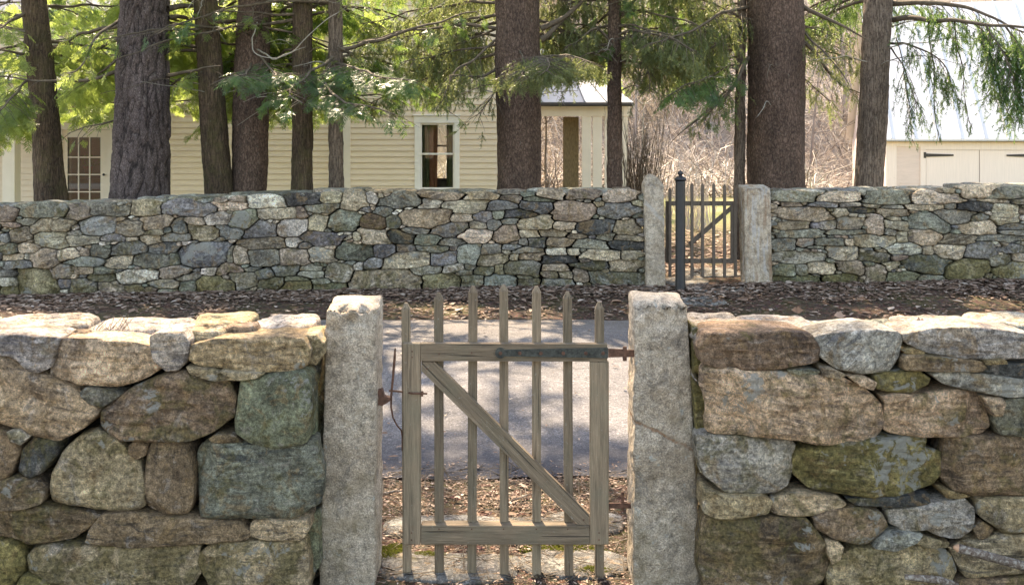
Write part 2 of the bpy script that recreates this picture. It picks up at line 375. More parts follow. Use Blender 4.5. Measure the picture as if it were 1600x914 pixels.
M = dict(
    stone=mat_stone("fieldstone", 1.0, .026), fstone=mat_stone("fieldstone_across_road", 1.7, .04), granite=mat_granite(),
    core=mat_simple("rubble_gap_shade", (.05, .042, .032), .95, .4, 20., .02),
    wood_z=mat_wood("weathered_wood_upright", 'z'), wood_x=mat_wood("weathered_wood_rail", 'x'), wood_d=mat_wood("weathered_wood_brace", 'd'),
    fwood=mat_simple("old_grey_wood", (.13, .10, .075), .85, .3, 12., .003, (6, 6, 1)),
    rust=mat_simple("rusty_iron", (.12, .06, .038), .8, .6, 50., .002), iron=mat_simple("green_iron", (.05, .052, .042), .6, .7, 60., .002),
    black=mat_simple("black_paint", (.014, .0145, .016), .42, .3, 14., .001, spec=.5),
    siding=mat_simple("cream_siding", (.84, .66, .475), .6, .06, 3., 0, (1, 1, 6)), trim=mat_simple("cream_trim", (.82, .70, .56), .55, .05, 3.),
    sidingb=mat_simple("barn_siding", (.70, .56, .48), .6, .06, 3., 0, (1, 1, 6)), trimb=mat_simple("barn_trim", (.82, .69, .60), .6, .06, 3., 0, (14, 1, .5)),
    roof=mat_simple("metal_roof", (.64, .61, .58), .5, .06, 1.5, 0, spec=.4), proof=mat_simple('porch_metal_roof', (.33, .345, .36), .45, .1, 2.),
    droof=mat_simple("dark_roof", (.06, .08, .12), .5, .2, 3.),
    dark=mat_simple("dark_interior", (.03, .028, .025), .9, .2, 3.), gutter=mat_simple("dark_gutter", (.05, .042, .035), .5, .2, 3.),
    post=mat_simple("raw_timber", (.26, .20, .12), .85, .4, 9., .004, (5, 5, 1)),
    curt_g=mat_simple("green_curtain", (.30, .30, .17), .9, .35, 14., 0, (9, 1, .3)), curt_o=mat_simple("orange_curtain", (.80, .38, .24), .9, .25, 14., 0, (9, 1, .3)),
    ice=mat_simple("pale_inside", (.55, .58, .55), .8, .2, 5.), terra=mat_simple("terracotta", (.35, .12, .07), .8, .2, 5.),
    wtrim=mat_simple('white_casing', (.90, .82, .72), .5, .04, 3.), plaster=mat_simple('room_plaster', (.22, .20, .165), .9, .1, 2.), pot=mat_simple('clay_pot', (.4, .14, .08), .8, .2, 9.), table=mat_simple('dark_table', (.03, .02, .015), .5, .3, 5.),
    glass=mat_glass(), ground=mat_ground(), asphalt=mat_asphalt(),
    brushd=mat_simple("dark_brush", (.20, .155, .13), .9, .35, .8),
    slab=mat_simple("flagstone", (.24, .24, .235), .85, .35, 9., .01),
    bark=mat_bark("spruce_bark", (.072, .045, .033), (.165, .108, .080), 20, 9, .018, .45),
    barkd=mat_bark("hemlock_bark", (.055, .035, .023), (.130, .087, .057), 24, 3.0, .018, .6, .45),
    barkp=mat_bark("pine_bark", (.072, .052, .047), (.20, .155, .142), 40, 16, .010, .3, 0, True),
    barkg=mat_bark("grey_brown_bark", (.09, .064, .047), (.21, .157, .117), 26, 3.2, .015, .6),
    twig=mat_simple("branch_bark", (.11, .085, .06), .9, .5, 12., .004), deadtwig=mat_simple("dead_twig", (.30, .27, .22), .9, .3, 12.),
    brush=mat_simple("bare_brush", (.50, .43, .36), .9, .35, .8), brushb=mat_simple("bare_tree_bark", (.22, .19, .17), .9, .35, 2.),
    leafd=mat_leaf("hemlock_leaf", (.014, .048, .018), (.085, .165, .055), (.32, .50, .10), .38),
    leafy=mat_leaf("hemlock_leaf_light", (.035, .075, .02), (.17, .23, .07), (.62, .76, .20), .52),
    leafo=mat_leaf("spruce_leaf", (.04, .065, .025), (.18, .20, .09), (.46, .52, .18), .42),
    litter=mat_simple("x", (.3, .2, .1)),
)
def mat_litter():
    m = NT("dead_leaves"); t = m.n("Attribute", attribute_name="tone").outputs["Fac"]
    return m.done(m.ramp(t, [(0., (.05, .03, .02)), (.35, (.15, .085, .052)), (.62, (.26, .175, .125)), (.85, (.40, .31, .24)), (1., (.52, .44, .36))]), None, .8)
M["litter"] = mat_litter()
# ---------------------------------------------------------------- ground, hill, road, paths
def grid_sheet(name, xs, ys, zf, mat, kind="structure"):
    V = [(x, y, zf(x, y)) for y in ys for x in xs]; n = len(xs)
    Fs = [(j * n + i, j * n + i + 1, (j + 1) * n + i + 1, (j + 1) * n + i) for j in range(len(ys) - 1) for i in range(n - 1)]
    o = mesh_obj(name, V, np.array(Fs), mat, None, True); o["kind"] = kind; return o
def spread(a, b, n, p=1.0):
    return [a + (b - a) * (i / n) ** p for i in range(n + 1)]
xs = sorted(set([-x for x in spread(9, 170, 46, 1.8)] + [round(-9 + .15 * i, 3) for i in range(121)] + spread(9, 170, 46, 1.8)))
ys = [-90, -76, -64, -54, -46, -40, -35, -30, -22] + spread(-14, 4.4, 16) + [4.4 + .09 * i for i in range(1, 125)] + spread(15.65, 36, 44)[1:]
grid_sheet("ground", xs, ys, gz, M["ground"])
ysh = spread(36, 170, 90, 1.35)
grid_sheet("hillside", xs, ysh, gz, M["ground"])
rs = [(-60 + i * 1.0) for i in range(121)]
def road_z(x, y): return 0.016 + 0.02 * smooth(5.2, 6.2, y) * smooth(9.8, 8.8, y)
rnd = random.Random(4)
V = []; Fs = []
xr = [-60 + .12 * i for i in range(1001)]; vv = [0, .25, .5, .75, 1]
for x in xr:
    y0 = 5.20 + .05 * noise.noise((x * 1.7, 0, 0)) + .03 * noise.noise((x * 9, 0, 5)) + .012 * x
    y1 = 9.72 + .07 * noise.noise((x * 1.3, 4, 0)) + .04 * noise.noise((x * 8, 0, 7))
    for t in vv:
        y = y0 + (y1 - y0) * t
        V.append((x, y, max(gz(x, y), 0) + 0.012 + .03 * math.sin(math.pi * t)))
n = len(vv)
for i in range(len(xr) - 1):
    for j in range(n - 1): Fs.append((i * n + j, (i + 1) * n + j, (i + 1) * n + j + 1, i * n + j + 1))
o = mesh_obj("road", V, np.array(Fs), M["asphalt"], None, True); o["kind"] = "structure"

def flag(px, py, w, d, label, rz=0.0, seed=1, group="flagstones of the two gateways", hgt=.016):
    """flat irregular slab whose near edge centre sits at photo pixel px,py on the ground"""
    rn = random.Random(seed); y = 4.0
    for _ in range(30): y = F * (CH - gz((px - CX) * y / F, y)) / (py - HZ)
    x = (px - CX) * y / F
    n = 28; pts = []
    for i in range(n):
        a = 2 * math.pi * i / n + rz
        rr = 1 / (abs(math.cos(a)) ** 3.4 + abs(math.sin(a)) ** 3.4) ** (1 / 3.4)
        rr *= 1 + .16 * noise.noise((math.cos(a) * 1.7 + seed, math.sin(a) * 1.7, seed))
        pts.append((x + rr * math.cos(a) * w / 2, y + d / 2 + rr * math.sin(a) * d / 2))
    V = []; 
    for s, dz in ((1.0, -.03), (1.0, hgt * .6), (.94, hgt), (.6, hgt + .004), (.25, hgt + .004)):
        for (a, b) in pts:
            X = x + (a - x) * s; Yy = y + d / 2 + (b - y - d / 2) * s
            V.append((X, Yy, gz(X, Yy) + dz + (.006 * noise.noise((X * 7, Yy * 7, seed)) if s < .99 else 0)))
    V.append((x, y + d / 2, gz(x, y) + hgt)); Fs = []
    for k in range(4):
        for i in range(n): Fs.append((k * n + i, k * n + (i + 1) % n, (k + 1) * n + (i + 1) % n, (k + 1) * n + i))
    for i in range(n): Fs.append((4 * n + i, 4 * n + (i + 1) % n, 5 * n))
    nv = len(V)
    tintv = np.tile(np.array([[.175, .18, .18, 1]]), (nv, 1)); prm = np.tile(np.array([[.36, .5, .5, 1]]), (nv, 1)); sd = np.tile(np.array([[seed * 1.7, 2, seed, 1]]), (nv, 1))
    o = mesh_obj("flagstone", V, Fs, M["stone"], None, True, dict(tint=tintv, prm=prm, seed=sd))
    return tag(o, label, "flagstone", group)
flag(700, 912, .62, .27, "large grey flagstone under the middle of the near wooden gate", seed=3)
flag(900, 905, .48, .26, "mossy grey flagstone under the hinge side of the near wooden gate", seed=5)
flag(800, 852, .58, .30, "pale flagstone in the path just behind the near gate, middle", seed=8)
flag(682, 842, .50, .26, "grey flagstone in the path behind the latch stile of the near gate", seed=11)
flag(915, 836, .40, .24, "small flagstone behind the hinge stile of the near gate", seed=13)
flag(1078, 446, .55, .55, "sunlit flagstone at the foot of the far gate by the black post", seed=15)
flag(1128, 460, .60, .45, "broad flagstone in front of the far gate near the square far post", seed=17)
flag(1120, 434, .7, .7, "flagstone directly under the far gate", seed=19)
flag(1100, 478, .55, .38, "flagstone on the leafy verge nearest the road, below the black post", seed=21)

# ---------------------------------------------------------------- dry stone walls
def superframe(poly, n):
    """resample a polygon as radii around its centre"""
    P_ = np.array(poly, float); A = P_; B = np.roll(P_, -1, 0)
    cr = A[:, 0] * B[:, 1] - B[:, 0] * A[:, 1]; ar = cr.sum() / 2
    c = np.array([((A[:, 0] + B[:, 0]) * cr).sum(), ((A[:, 1] + B[:, 1]) * cr).sum()]) / (6 * ar)
    return c
def ray_poly(c, poly, n):
    P_ = np.array(poly, float) - c; Q = np.roll(P_, -1, 0); w = np.ptp(P_[:, 0]); h = np.ptp(P_[:, 1])
    rs_ = []
    for i in range(n):
        a = 2 * math.pi * i / n; d = np.array([math.cos(a) * w, math.sin(a) * h]); d /= np.linalg.norm(d); best = 0
        for p, q in zip(P_, Q):
            e = q - p; den = d[0] * e[1] - d[1] * e[0]
            if abs(den) < 1e-12: continue
            t = (p[0] * e[1] - p[1] * e[0]) / den; u = (p[0] * d[1] - p[1] * d[0]) / den
            if t > 0 and -1e-6 <= u <= 1 + 1e-6: best = max(best, t)
        rs_.append(d * best)
    return np.array(rs_)
def blur_ring(r, k=1, it=1):
    for _ in range(it): r = r * .5 + (np.roll(r, 1, 0) + np.roll(r, -1, 0)) * .25
    return r
def stone_geo(c, off, yf, depth, seed, rough=.5, sq=7, rings=10, bulge=.13, tilt=(0, 0), planes=9, topflat=False, nz=1.0):
    """a whole stone: off = outline offsets (x,z) round the centre c; its front face stands near y=yf"""
    rn = random.Random(seed); n = len(off); w = np.ptp(off[:, 0]); h = np.ptp(off[:, 1]); m = min(w, h)
    bl = m * bulge; prof = []
    for i in range(rings + 1):
        ph = (i / rings) ** .85 * math.pi / 2
        prof.append(((i / rings) ** .8 * .93 if i < rings * .7 else None, 0.0))
    k0 = sum(1 for p_ in prof if p_[0] is not None); s0 = prof[k0 - 1][0]
    for i in range(k0, rings + 1):
        t = (i - k0 + 1) / (rings + 1 - k0); prof[i] = (s0 + (1 - s0) * math.sin(t * math.pi / 2), bl * (1 - math.cos(t * math.pi / 2)) )
    pl = []
    for _ in range(planes):
        a = rn.uniform(0, 2 * math.pi); sl = rn.uniform(.05, .30) if _ < 4 else rn.uniform(.5, 1.2); pl.append((math.cos(a) * sl, math.sin(a) * sl, rn.uniform(.0, .05) * m if _ < 4 else sl * rn.uniform(.40, .52) * m))
    V = []; o3 = Vector((seed * 3.17 % 97, seed * 1.31 % 89, seed * 7.7 % 83))
    fr = 1.0 / max(m, .03)
    for s, dy in prof:
        for q in (off if s > 0 else off[:1] * 0):
            x, z = q * s
            y = dy + tilt[0] * x + tilt[1] * z
            for (ax, az, b) in pl:
                y = max(y, min((ax * x + az * z) * .9 - abs(b) - .015 * m, .16 * m + .5 * dy))
            v = Vector((x, z, y)); nn = noise.noise(v * fr * 1.6 + o3) * .05 * m + noise.noise(v * fr * 4.5 + o3) * .035 * m * rough * 2 + noise.noise(Vector((x * 2, z * 11, 0)) * fr * 1.2 + o3) * .03 * m * rough + (abs(noise.noise(v * fr * 2.6 + o3)) - .2) * .05 * m * rough
            V.append((c[0] + x, yf + y - nn * nz * (1.0 if s < .985 else .4), c[1] + z))
    nf = len(prof)
    side = [(1.0, .10), (1.0, .35), (.985, .7), (.93, .93), (.7, 1.0)] if topflat else [(1.0, .2), (.97, .6), (.86, .92), (.55, 1.0)]
    for s, t in side:
        for q in off:
            x, z = q * s; v = Vector((x, z, t * depth)); k = noise.noise(v * fr * 1.3 + o3)
            V.append((c[0] + x * (1 + .05 * k), yf + bl + t * max(.01, depth - bl), c[1] + z * (1 + .05 * k)))
    V.append((c[0], yf + depth, c[1]))
    Fs = []
    for i in range(n): Fs.append((0, 1 + (i + 1) % n, 1 + i, 0))
    tot = nf - 1 + len(side)
    for r in range(tot - 1):
        b0 = 1 + r * n; b1 = b0 + n
        for i in range(n): Fs.append((b0 + i, b0 + (i + 1) % n, b1 + (i + 1) % n, b1 + i))
    L = 1 + tot * n; b0 = 1 + (tot - 1) * n
    Fs2 = [(f[0], f[1], f[2]) if f[0] == f[3] else f for f in Fs] + [(b0 + i, b0 + (i + 1) % n, L) for i in range(n)]
    return V, [f[::-1] for f in Fs2]
TINT = dict(t=(.40, .335, .235), n=(.28, .215, .15), p=(.48, .37, .275), w=(.48, .44, .37), g=(.215, .215, .17), b=(.205, .205, .205),
            d=(.075, .08, .078), o=(.25, .215, .11), G=(.20, .22, .15), B=(.20, .22, .18), T=(.38, .295, .195), L=(.37, .355, .315), k=(.05, .055, .05), y=(.30, .235, .14))
def richer(c, k):
    g = sum(c) / 3; return tuple(max(.02, g + (v - g) * k) for v in c)
SAT = {k_: richer(v_, 1.05 if k_ in 'GBgbLwd' else 1.2) for k_, v_ in TINT.items()}
SAT['n'] = (.24, .175, .112)
def stone_attrs(nv, tint, prm, seed, rn, j=.13):
    k = 1.12 + rn.uniform(-j, j); t = [min(.8, v * k * (1 + rn.uniform(-.04, .04))) for v in tint]
    return (np.tile(np.array([[*t, 1]]), (nv, 1)), np.tile(np.array([[*prm, 1]]), (nv, 1)), np.tile(np.array([[rn.uniform(-60, 60), rn.uniform(-60, 60), rn.uniform(-60, 60), 1]]), (nv, 1)))
def put_stone(V, Fs, col, prm, seed, parent, mat, label=None, j=.1):
    rn = random.Random(seed * 7 + 1); A = stone_attrs(len(V), (SAT if mat is M['stone'] else TINT)[col], prm, seed, rn, j)
    o = mesh_obj("stone", V, Fs, mat, parent, True, dict(tint=A[0], prm=A[1], seed=A[2]))
    if label: o["label"] = label
    return o

def near_wall(name, label, sc, ox, oy, defs, caps, x0w, x1w, endside):
    root = empty(name, ((x0w + x1w) / 2, 4.05, 0), label, "stone wall", "two stone walls beside the near gate")
    def cv(poly, Y): return [(((ox + x / sc) - CX) * Y / F, CH - ((oy + y / sc) - HZ) * Y / F) for x, y in poly]
    for i, d in enumerate(defs):
        col, prm, poly = d[0], d[1], d[2]; kw = d[3] if len(d) > 3 else {}
        kw = dict(kw); Y = kw.pop('Y', 3.75); dep = kw.pop('dep', .26); lab = kw.pop('label', None); rg = kw.pop('sm', 1)
        pw = cv(poly, Y); NA = 96; c = superframe(pw, NA); off = blur_ring(ray_poly(c, pw, NA), 1, rg)
        off = off * 1.028
        rn = random.Random(i * 5 + len(name))
        for q in range(NA):
            a = off[q]; off[q] = a * (1 + .016 * noise.noise((a[0] * 22 + i, a[1] * 22, i * 3.3)) + .010 * noise.noise((a[0] * 70 + i, a[1] * 70, i * 3.3)))
        kw.pop('bulge', None); kw.pop('sq', None); kw.pop('planes', None); kw.setdefault('tilt', (rn.uniform(-.10, .10), rn.uniform(-.08, .16)))
        V, Fs = stone_geo(c, off, Y + rn.uniform(-.012, .02), dep, i * 13 + len(name), rings=20, **kw)
        put_stone(V, Fs, col, prm, i * 31 + len(name), root, M["stone"], lab)
    for i, d in enumerate(caps):      # slabs lying on top: (col, prm, x0, x1 px at front, ztop, thickness, yfront, depth)
        col, prm, a, b, zt, th, yf, dep = d[:8]
        xa = (a - CX) * yf / F; xb = (b - CX) * yf / F; rn = random.Random(i * 3 + 99)
        w = (xb - xa) / 2; c = ((xa + xb) / 2, zt - th / 2); m_ = 56
        # slab outline seen from above, extruded downwards
        cx, cy = c[0], yf + dep / 2; base = []
        for q in range(m_):
            an = 2 * math.pi * q / m_; rr = 1 / (abs(math.cos(an)) ** 3.6 + abs(math.sin(an)) ** 3.6) ** (1 / 3.6)
            rr *= 1 + .13 * noise.noise((math.cos(an) * 1.4 + i * 3, math.sin(an) * 1.4, i)) + .03 * noise.noise((math.cos(an) * 6 + i * 3, math.sin(an) * 6, i))
            base.append((rr * math.cos(an) * w, rr * math.sin(an) * dep / 2))
        V = []
        for s, dz in ((1, -th), (1.01, -th * .5), (1., -.022), (.975, -.008), (.9, 0), (.7, .002), (.45, .004), (.2, .004)):
            for (u, v) in base:
                V.append((cx + u * s, cy + v * s, zt + dz + (.014 * noise.noise((u * 7 + i, v * 7, i)) + .006 * noise.noise((u * 30 + i, v * 30, i)) if dz > -.03 else 0)))
        V.append((cx, cy, zt + .004)); Fs = [tuple(range(m_))[::-1]]
        for r in range(7):
            for q in range(m_): Fs.append((r * m_ + q, r * m_ + (q + 1) % m_, (r + 1) * m_ + (q + 1) % m_, (r + 1) * m_ + q))
        for q in range(m_): Fs.append((7 * m_ + q, 7 * m_ + (q + 1) % m_, 8 * m_))
        put_stone(V, Fs, col, prm, i * 17 + 400, root, M["stone"])
    # the wall runs on past the picture's edge
    ro = random.Random(len(label)); z = -.02; xo = x0w if endside > 0 else x1w; sg = -1 if endside > 0 else 1
    while z < .90:
        h = min(ro.uniform(.12, .25), 1.03 - z); h = 1.03 - z if 1.03 - z - h < .09 else h; xx = 2.02 + ro.uniform(-.03, .08)
        while xx < abs(xo) - .02:
            ww = min(ro.uniform(.22, .6), abs(xo) - xx); ww = max(ww, .12); cx_ = sg * (xx + ww / 2)
            pw = [(-ww / 2, -h * ro.uniform(.25, .5)), (-ww * .3, -h / 2), (ww * .35, -h / 2), (ww / 2, -h * ro.uniform(.2, .5)), (ww / 2, h * ro.uniform(.2, .5)), (ww * .3, h / 2), (-ww * .35, h / 2), (-ww / 2, h * ro.uniform(.2, .5))]
            off = ray_poly(np.array((0, 0)), pw, 56); sd = ro.randrange(9999); V, Fs = stone_geo((cx_, z + h / 2), off, 3.75 + ro.uniform(-.01, .02), .28, sd, rings=12)
            put_stone(V, Fs, ro.choice('tnpLGoT'), (.5, .45, .5), sd, root, M["stone"]); xx += ww + .004
        z += h + .003
    # rubble core, coloured dark to stand for shade in the gaps; ragged end stones
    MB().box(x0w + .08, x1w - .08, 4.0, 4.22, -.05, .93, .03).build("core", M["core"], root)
    rn = random.Random(len(name)); z = 0.0; xe = x1w if endside > 0 else x0w
    rowz = []
    while z < .9:
        h = rn.uniform(.10, .20); h = min(h, .96 - z); y = 3.99
        while y < 4.30:
            d_ = rn.uniform(.13, .24); ww = rn.uniform(.16, .3)
            pw = [(-ww / 2, -h / 2), (ww / 2, -h / 2), (ww / 2, h / 2), (-ww / 2, h / 2)]
            off = blur_ring(ray_poly(np.array((0, 0)), pw, 28), 1, 2); sd = rn.randrange(9999)
            V, Fs = stone_geo((0, z + h / 2), off, y, d_, sd, rings=6)
            xc = xe - endside * (ww / 2 + rn.uniform(0.0, .03)); V = [(v[0] + xc, v[1], v[2]) for v in V]
            put_stone(V, Fs, rn.choice('gBndG'), (.55, .3, .5), sd, root, M["stone"]); y += d_ * .95
        z += h * .97
    return root
o_ = (.75, .35, .5)   # mossy
NL = [
 ('L', (.45, .4, .5), [(-60, 92), (60, 92), (140, 100), (178, 110), (165, 150), (150, 205), (110, 222), (75, 210), (50, 180), (20, 165), (-60, 160)]),
 ('p', (.3, .35, .5), [(185, 112), (300, 108), (420, 120), (490, 142), (515, 210), (470, 240), (380, 270), (260, 262), (145, 240), (150, 180)], dict(rough=.9)),
 ('w', (.3, .4, .5), [(485, 98), (520, 86), (590, 88), (612, 120), (605, 180), (580, 212), (540, 215), (500, 180), (485, 130)]),
 ('T', (.35, .35, .5), [(620, 132), (700, 112), (900, 104), (985, 112), (1008, 150), (1000, 200), (950, 222), (800, 215), (640, 200), (610, 180)], dict(rough=.8, topflat=True, dep=.3)),
 ('t', (.45, .5, .5), [(985, 95), (1040, 90), (1065, 120), (1060, 160), (1040, 190), (1010, 185), (1000, 130)], dict(Y=3.86)),
 ('t', (.5, .4, .5), [(605, 200), (700, 210), (780, 245), (700, 248), (620, 225)], dict(label="thin wedge of stone")),
 ('t', (.4, .4, .5), [(720, 210), (870, 218), (840, 235), (780, 240)]),
 ('p', (.25, .3, .35), [(-60, 150), (20, 170), (130, 230), (230, 270), (320, 345), (270, 400), (180, 445), (90, 420), (0, 390), (-60, 370)], dict(rough=.9, label="large pink-tan stone with a slanting top")),
 ('g', (.5, .5, .5), [(250, 290), (275, 268), (350, 280), (385, 298), (330, 335), (280, 320)]),
 ('n', (.55, .3, .35), [(322, 350), (370, 310), (430, 270), (520, 235), (600, 220), (680, 240), (740, 255), (762, 300), (755, 370), (700, 410), (620, 440), (500, 445), (380, 440), (325, 400)], dict(rough=1., bulge=.34, label="large rounded brown stone")),
 ('G', (.5, .5, .5), [(785, 240), (860, 230), (990, 215), (1015, 240), (1020, 350), (1005, 450), (900, 470), (820, 450), (770, 420), (768, 380)], dict(sq=7, bulge=.1, planes=1, rough=.3, sm=1, label="green block with flaking lichen")),
 ('n', (.5, .4, .5), [(680, 440), (700, 425), (760, 422), (790, 450), (700, 454)]),
 ('n', (.35, .3, .5), [(-60, 395), (30, 420), (55, 480), (30, 550), (0, 580), (-60, 570)]),
 ('w', (.6, .5, .5), [(22, 410), (60, 402), (98, 425), (70, 452), (35, 440)]),
 ('d', (.6, .2, .5), [(100, 430), (180, 450), (170, 500), (130, 550), (90, 570), (50, 545), (60, 480)], dict(bulge=.4, sq=2.8, planes=0, rough=.2)),
 ('n', (.5, .3, .5), [(-60, 590), (40, 562), (110, 575), (142, 600), (130, 650), (50, 670), (-60, 672)], dict(bulge=.35, sq=3)),
 ('t', (.52, .4, .5), [(150, 560), (190, 490), (250, 430), (310, 415), (370, 440), (420, 490), (450, 540), (465, 600), (460, 670), (400, 685), (300, 680), (145, 655)], dict(bulge=.3, sq=3.2, label="big round-topped stone")),
 ('n', (.4, .3, .5), [(415, 460), (445, 443), (475, 460), (470, 495), (440, 508), (415, 490)]),
 ('n', (.3, .25, 1.45), [(490, 455), (560, 450), (605, 470), (625, 540), (628, 640), (610, 685), (520, 690), (470, 665), (463, 580), (470, 490)], dict(bulge=.35, sq=3., planes=0, rough=.3, label="upright brown stone")),
 ('B', (.42, .25, .5), [(640, 480), (680, 452), (850, 458), (985, 470), (1020, 440), (1050, 560), (1045, 660), (960, 710), (820, 708), (650, 700), (640, 600), (628, 510)], dict(sq=7, bulge=.12, planes=1, rough=.35, sm=1, label="largest grey-green squared block")),
 ('n', (.55, .4, .42), [(-60, 680), (120, 665), (250, 685), (318, 700), (270, 745), (220, 775), (100, 790), (30, 775), (-60, 760)], dict(rough=1.)),
 ('n', (.35, .25, .5), [(330, 690), (420, 682), (600, 700), (780, 715), (810, 750), (800, 778), (600, 788), (400, 792), (275, 785), (290, 740)], dict(label="long flat brown stone")),
 ('p', (.3, .3, .5), [(820, 720), (870, 710), (1005, 715), (1010, 745), (985, 780), (880, 778), (812, 765)]),
 ('o', (.6, .35, .5), [(-60, 770), (40, 790), (72, 850), (60, 890), (30, 925), (-60, 930)]),
 ('t', (.72, .4, .5), [(80, 830), (110, 800), (200, 790), (400, 800), (560, 795), (635, 800), (645, 890), (610, 940), (300, 955), (150, 915), (90, 880)], dict(label="long olive stone in the bottom course")),
 ('t', (.66, .4, .5), [(650, 820), (700, 790), (850, 782), (990, 787), (1005, 850), (1005, 960), (700, 955), (660, 900), (640, 860)]),
 ('o', (.6, .3, .5), [(70, 885), (120, 895), (160, 920), (150, 960), (40, 960), (50, 920)]),
 ('G', (.5, .3, .5), [(1008, 700), (1042, 690), (1048, 860), (1012, 900)], dict(Y=3.86)),
 ('G', (.5, .3, .5), [(1012, 225), (1030, 240), (1036, 420), (1015, 440)], dict(Y=3.9)),
 ('n', (.5, .3, .5), [(-60, 930), (140, 965), (400, 962), (660, 962), (1000, 965), (1010, 1010), (-60, 1010)]),
]
NLc = [('L', (.3, .45, .5), -210, -42, 1.05, .10, 3.98, .34), ('t', (.3, .45, .5), -400, -212, 1.05, .10, 3.98, .34), ('w', (.3, .45, .5), -40, 120, 1.055, .10, 3.98, .34), ('w', (.25, .45, .5), 124, 285, 1.045, .09, 3.97, .30), ('t', (.3, .45, .5), 286, 382, 1.065, .09, 3.99, .30),
       ('w', (.3, .5, .5), 388, 482, 1.055, .10, 3.97, .32), ('n', (.4, .4, .5), 78, 132, 1.045, .03, 3.86, .10), ('B', (.4, .4, .5), 128, 210, 1.03, .06, 3.90, .12),
       ('t', (.3, .3, .5), 289, 350, 1.066, .045, 3.86, .13), ('n', (.3, .3, .5), 345, 398, 1.07, .04, 3.90, .12), ('B', (.4, .3, .5), 185, 240, 1.02, .05, 3.88, .14)]
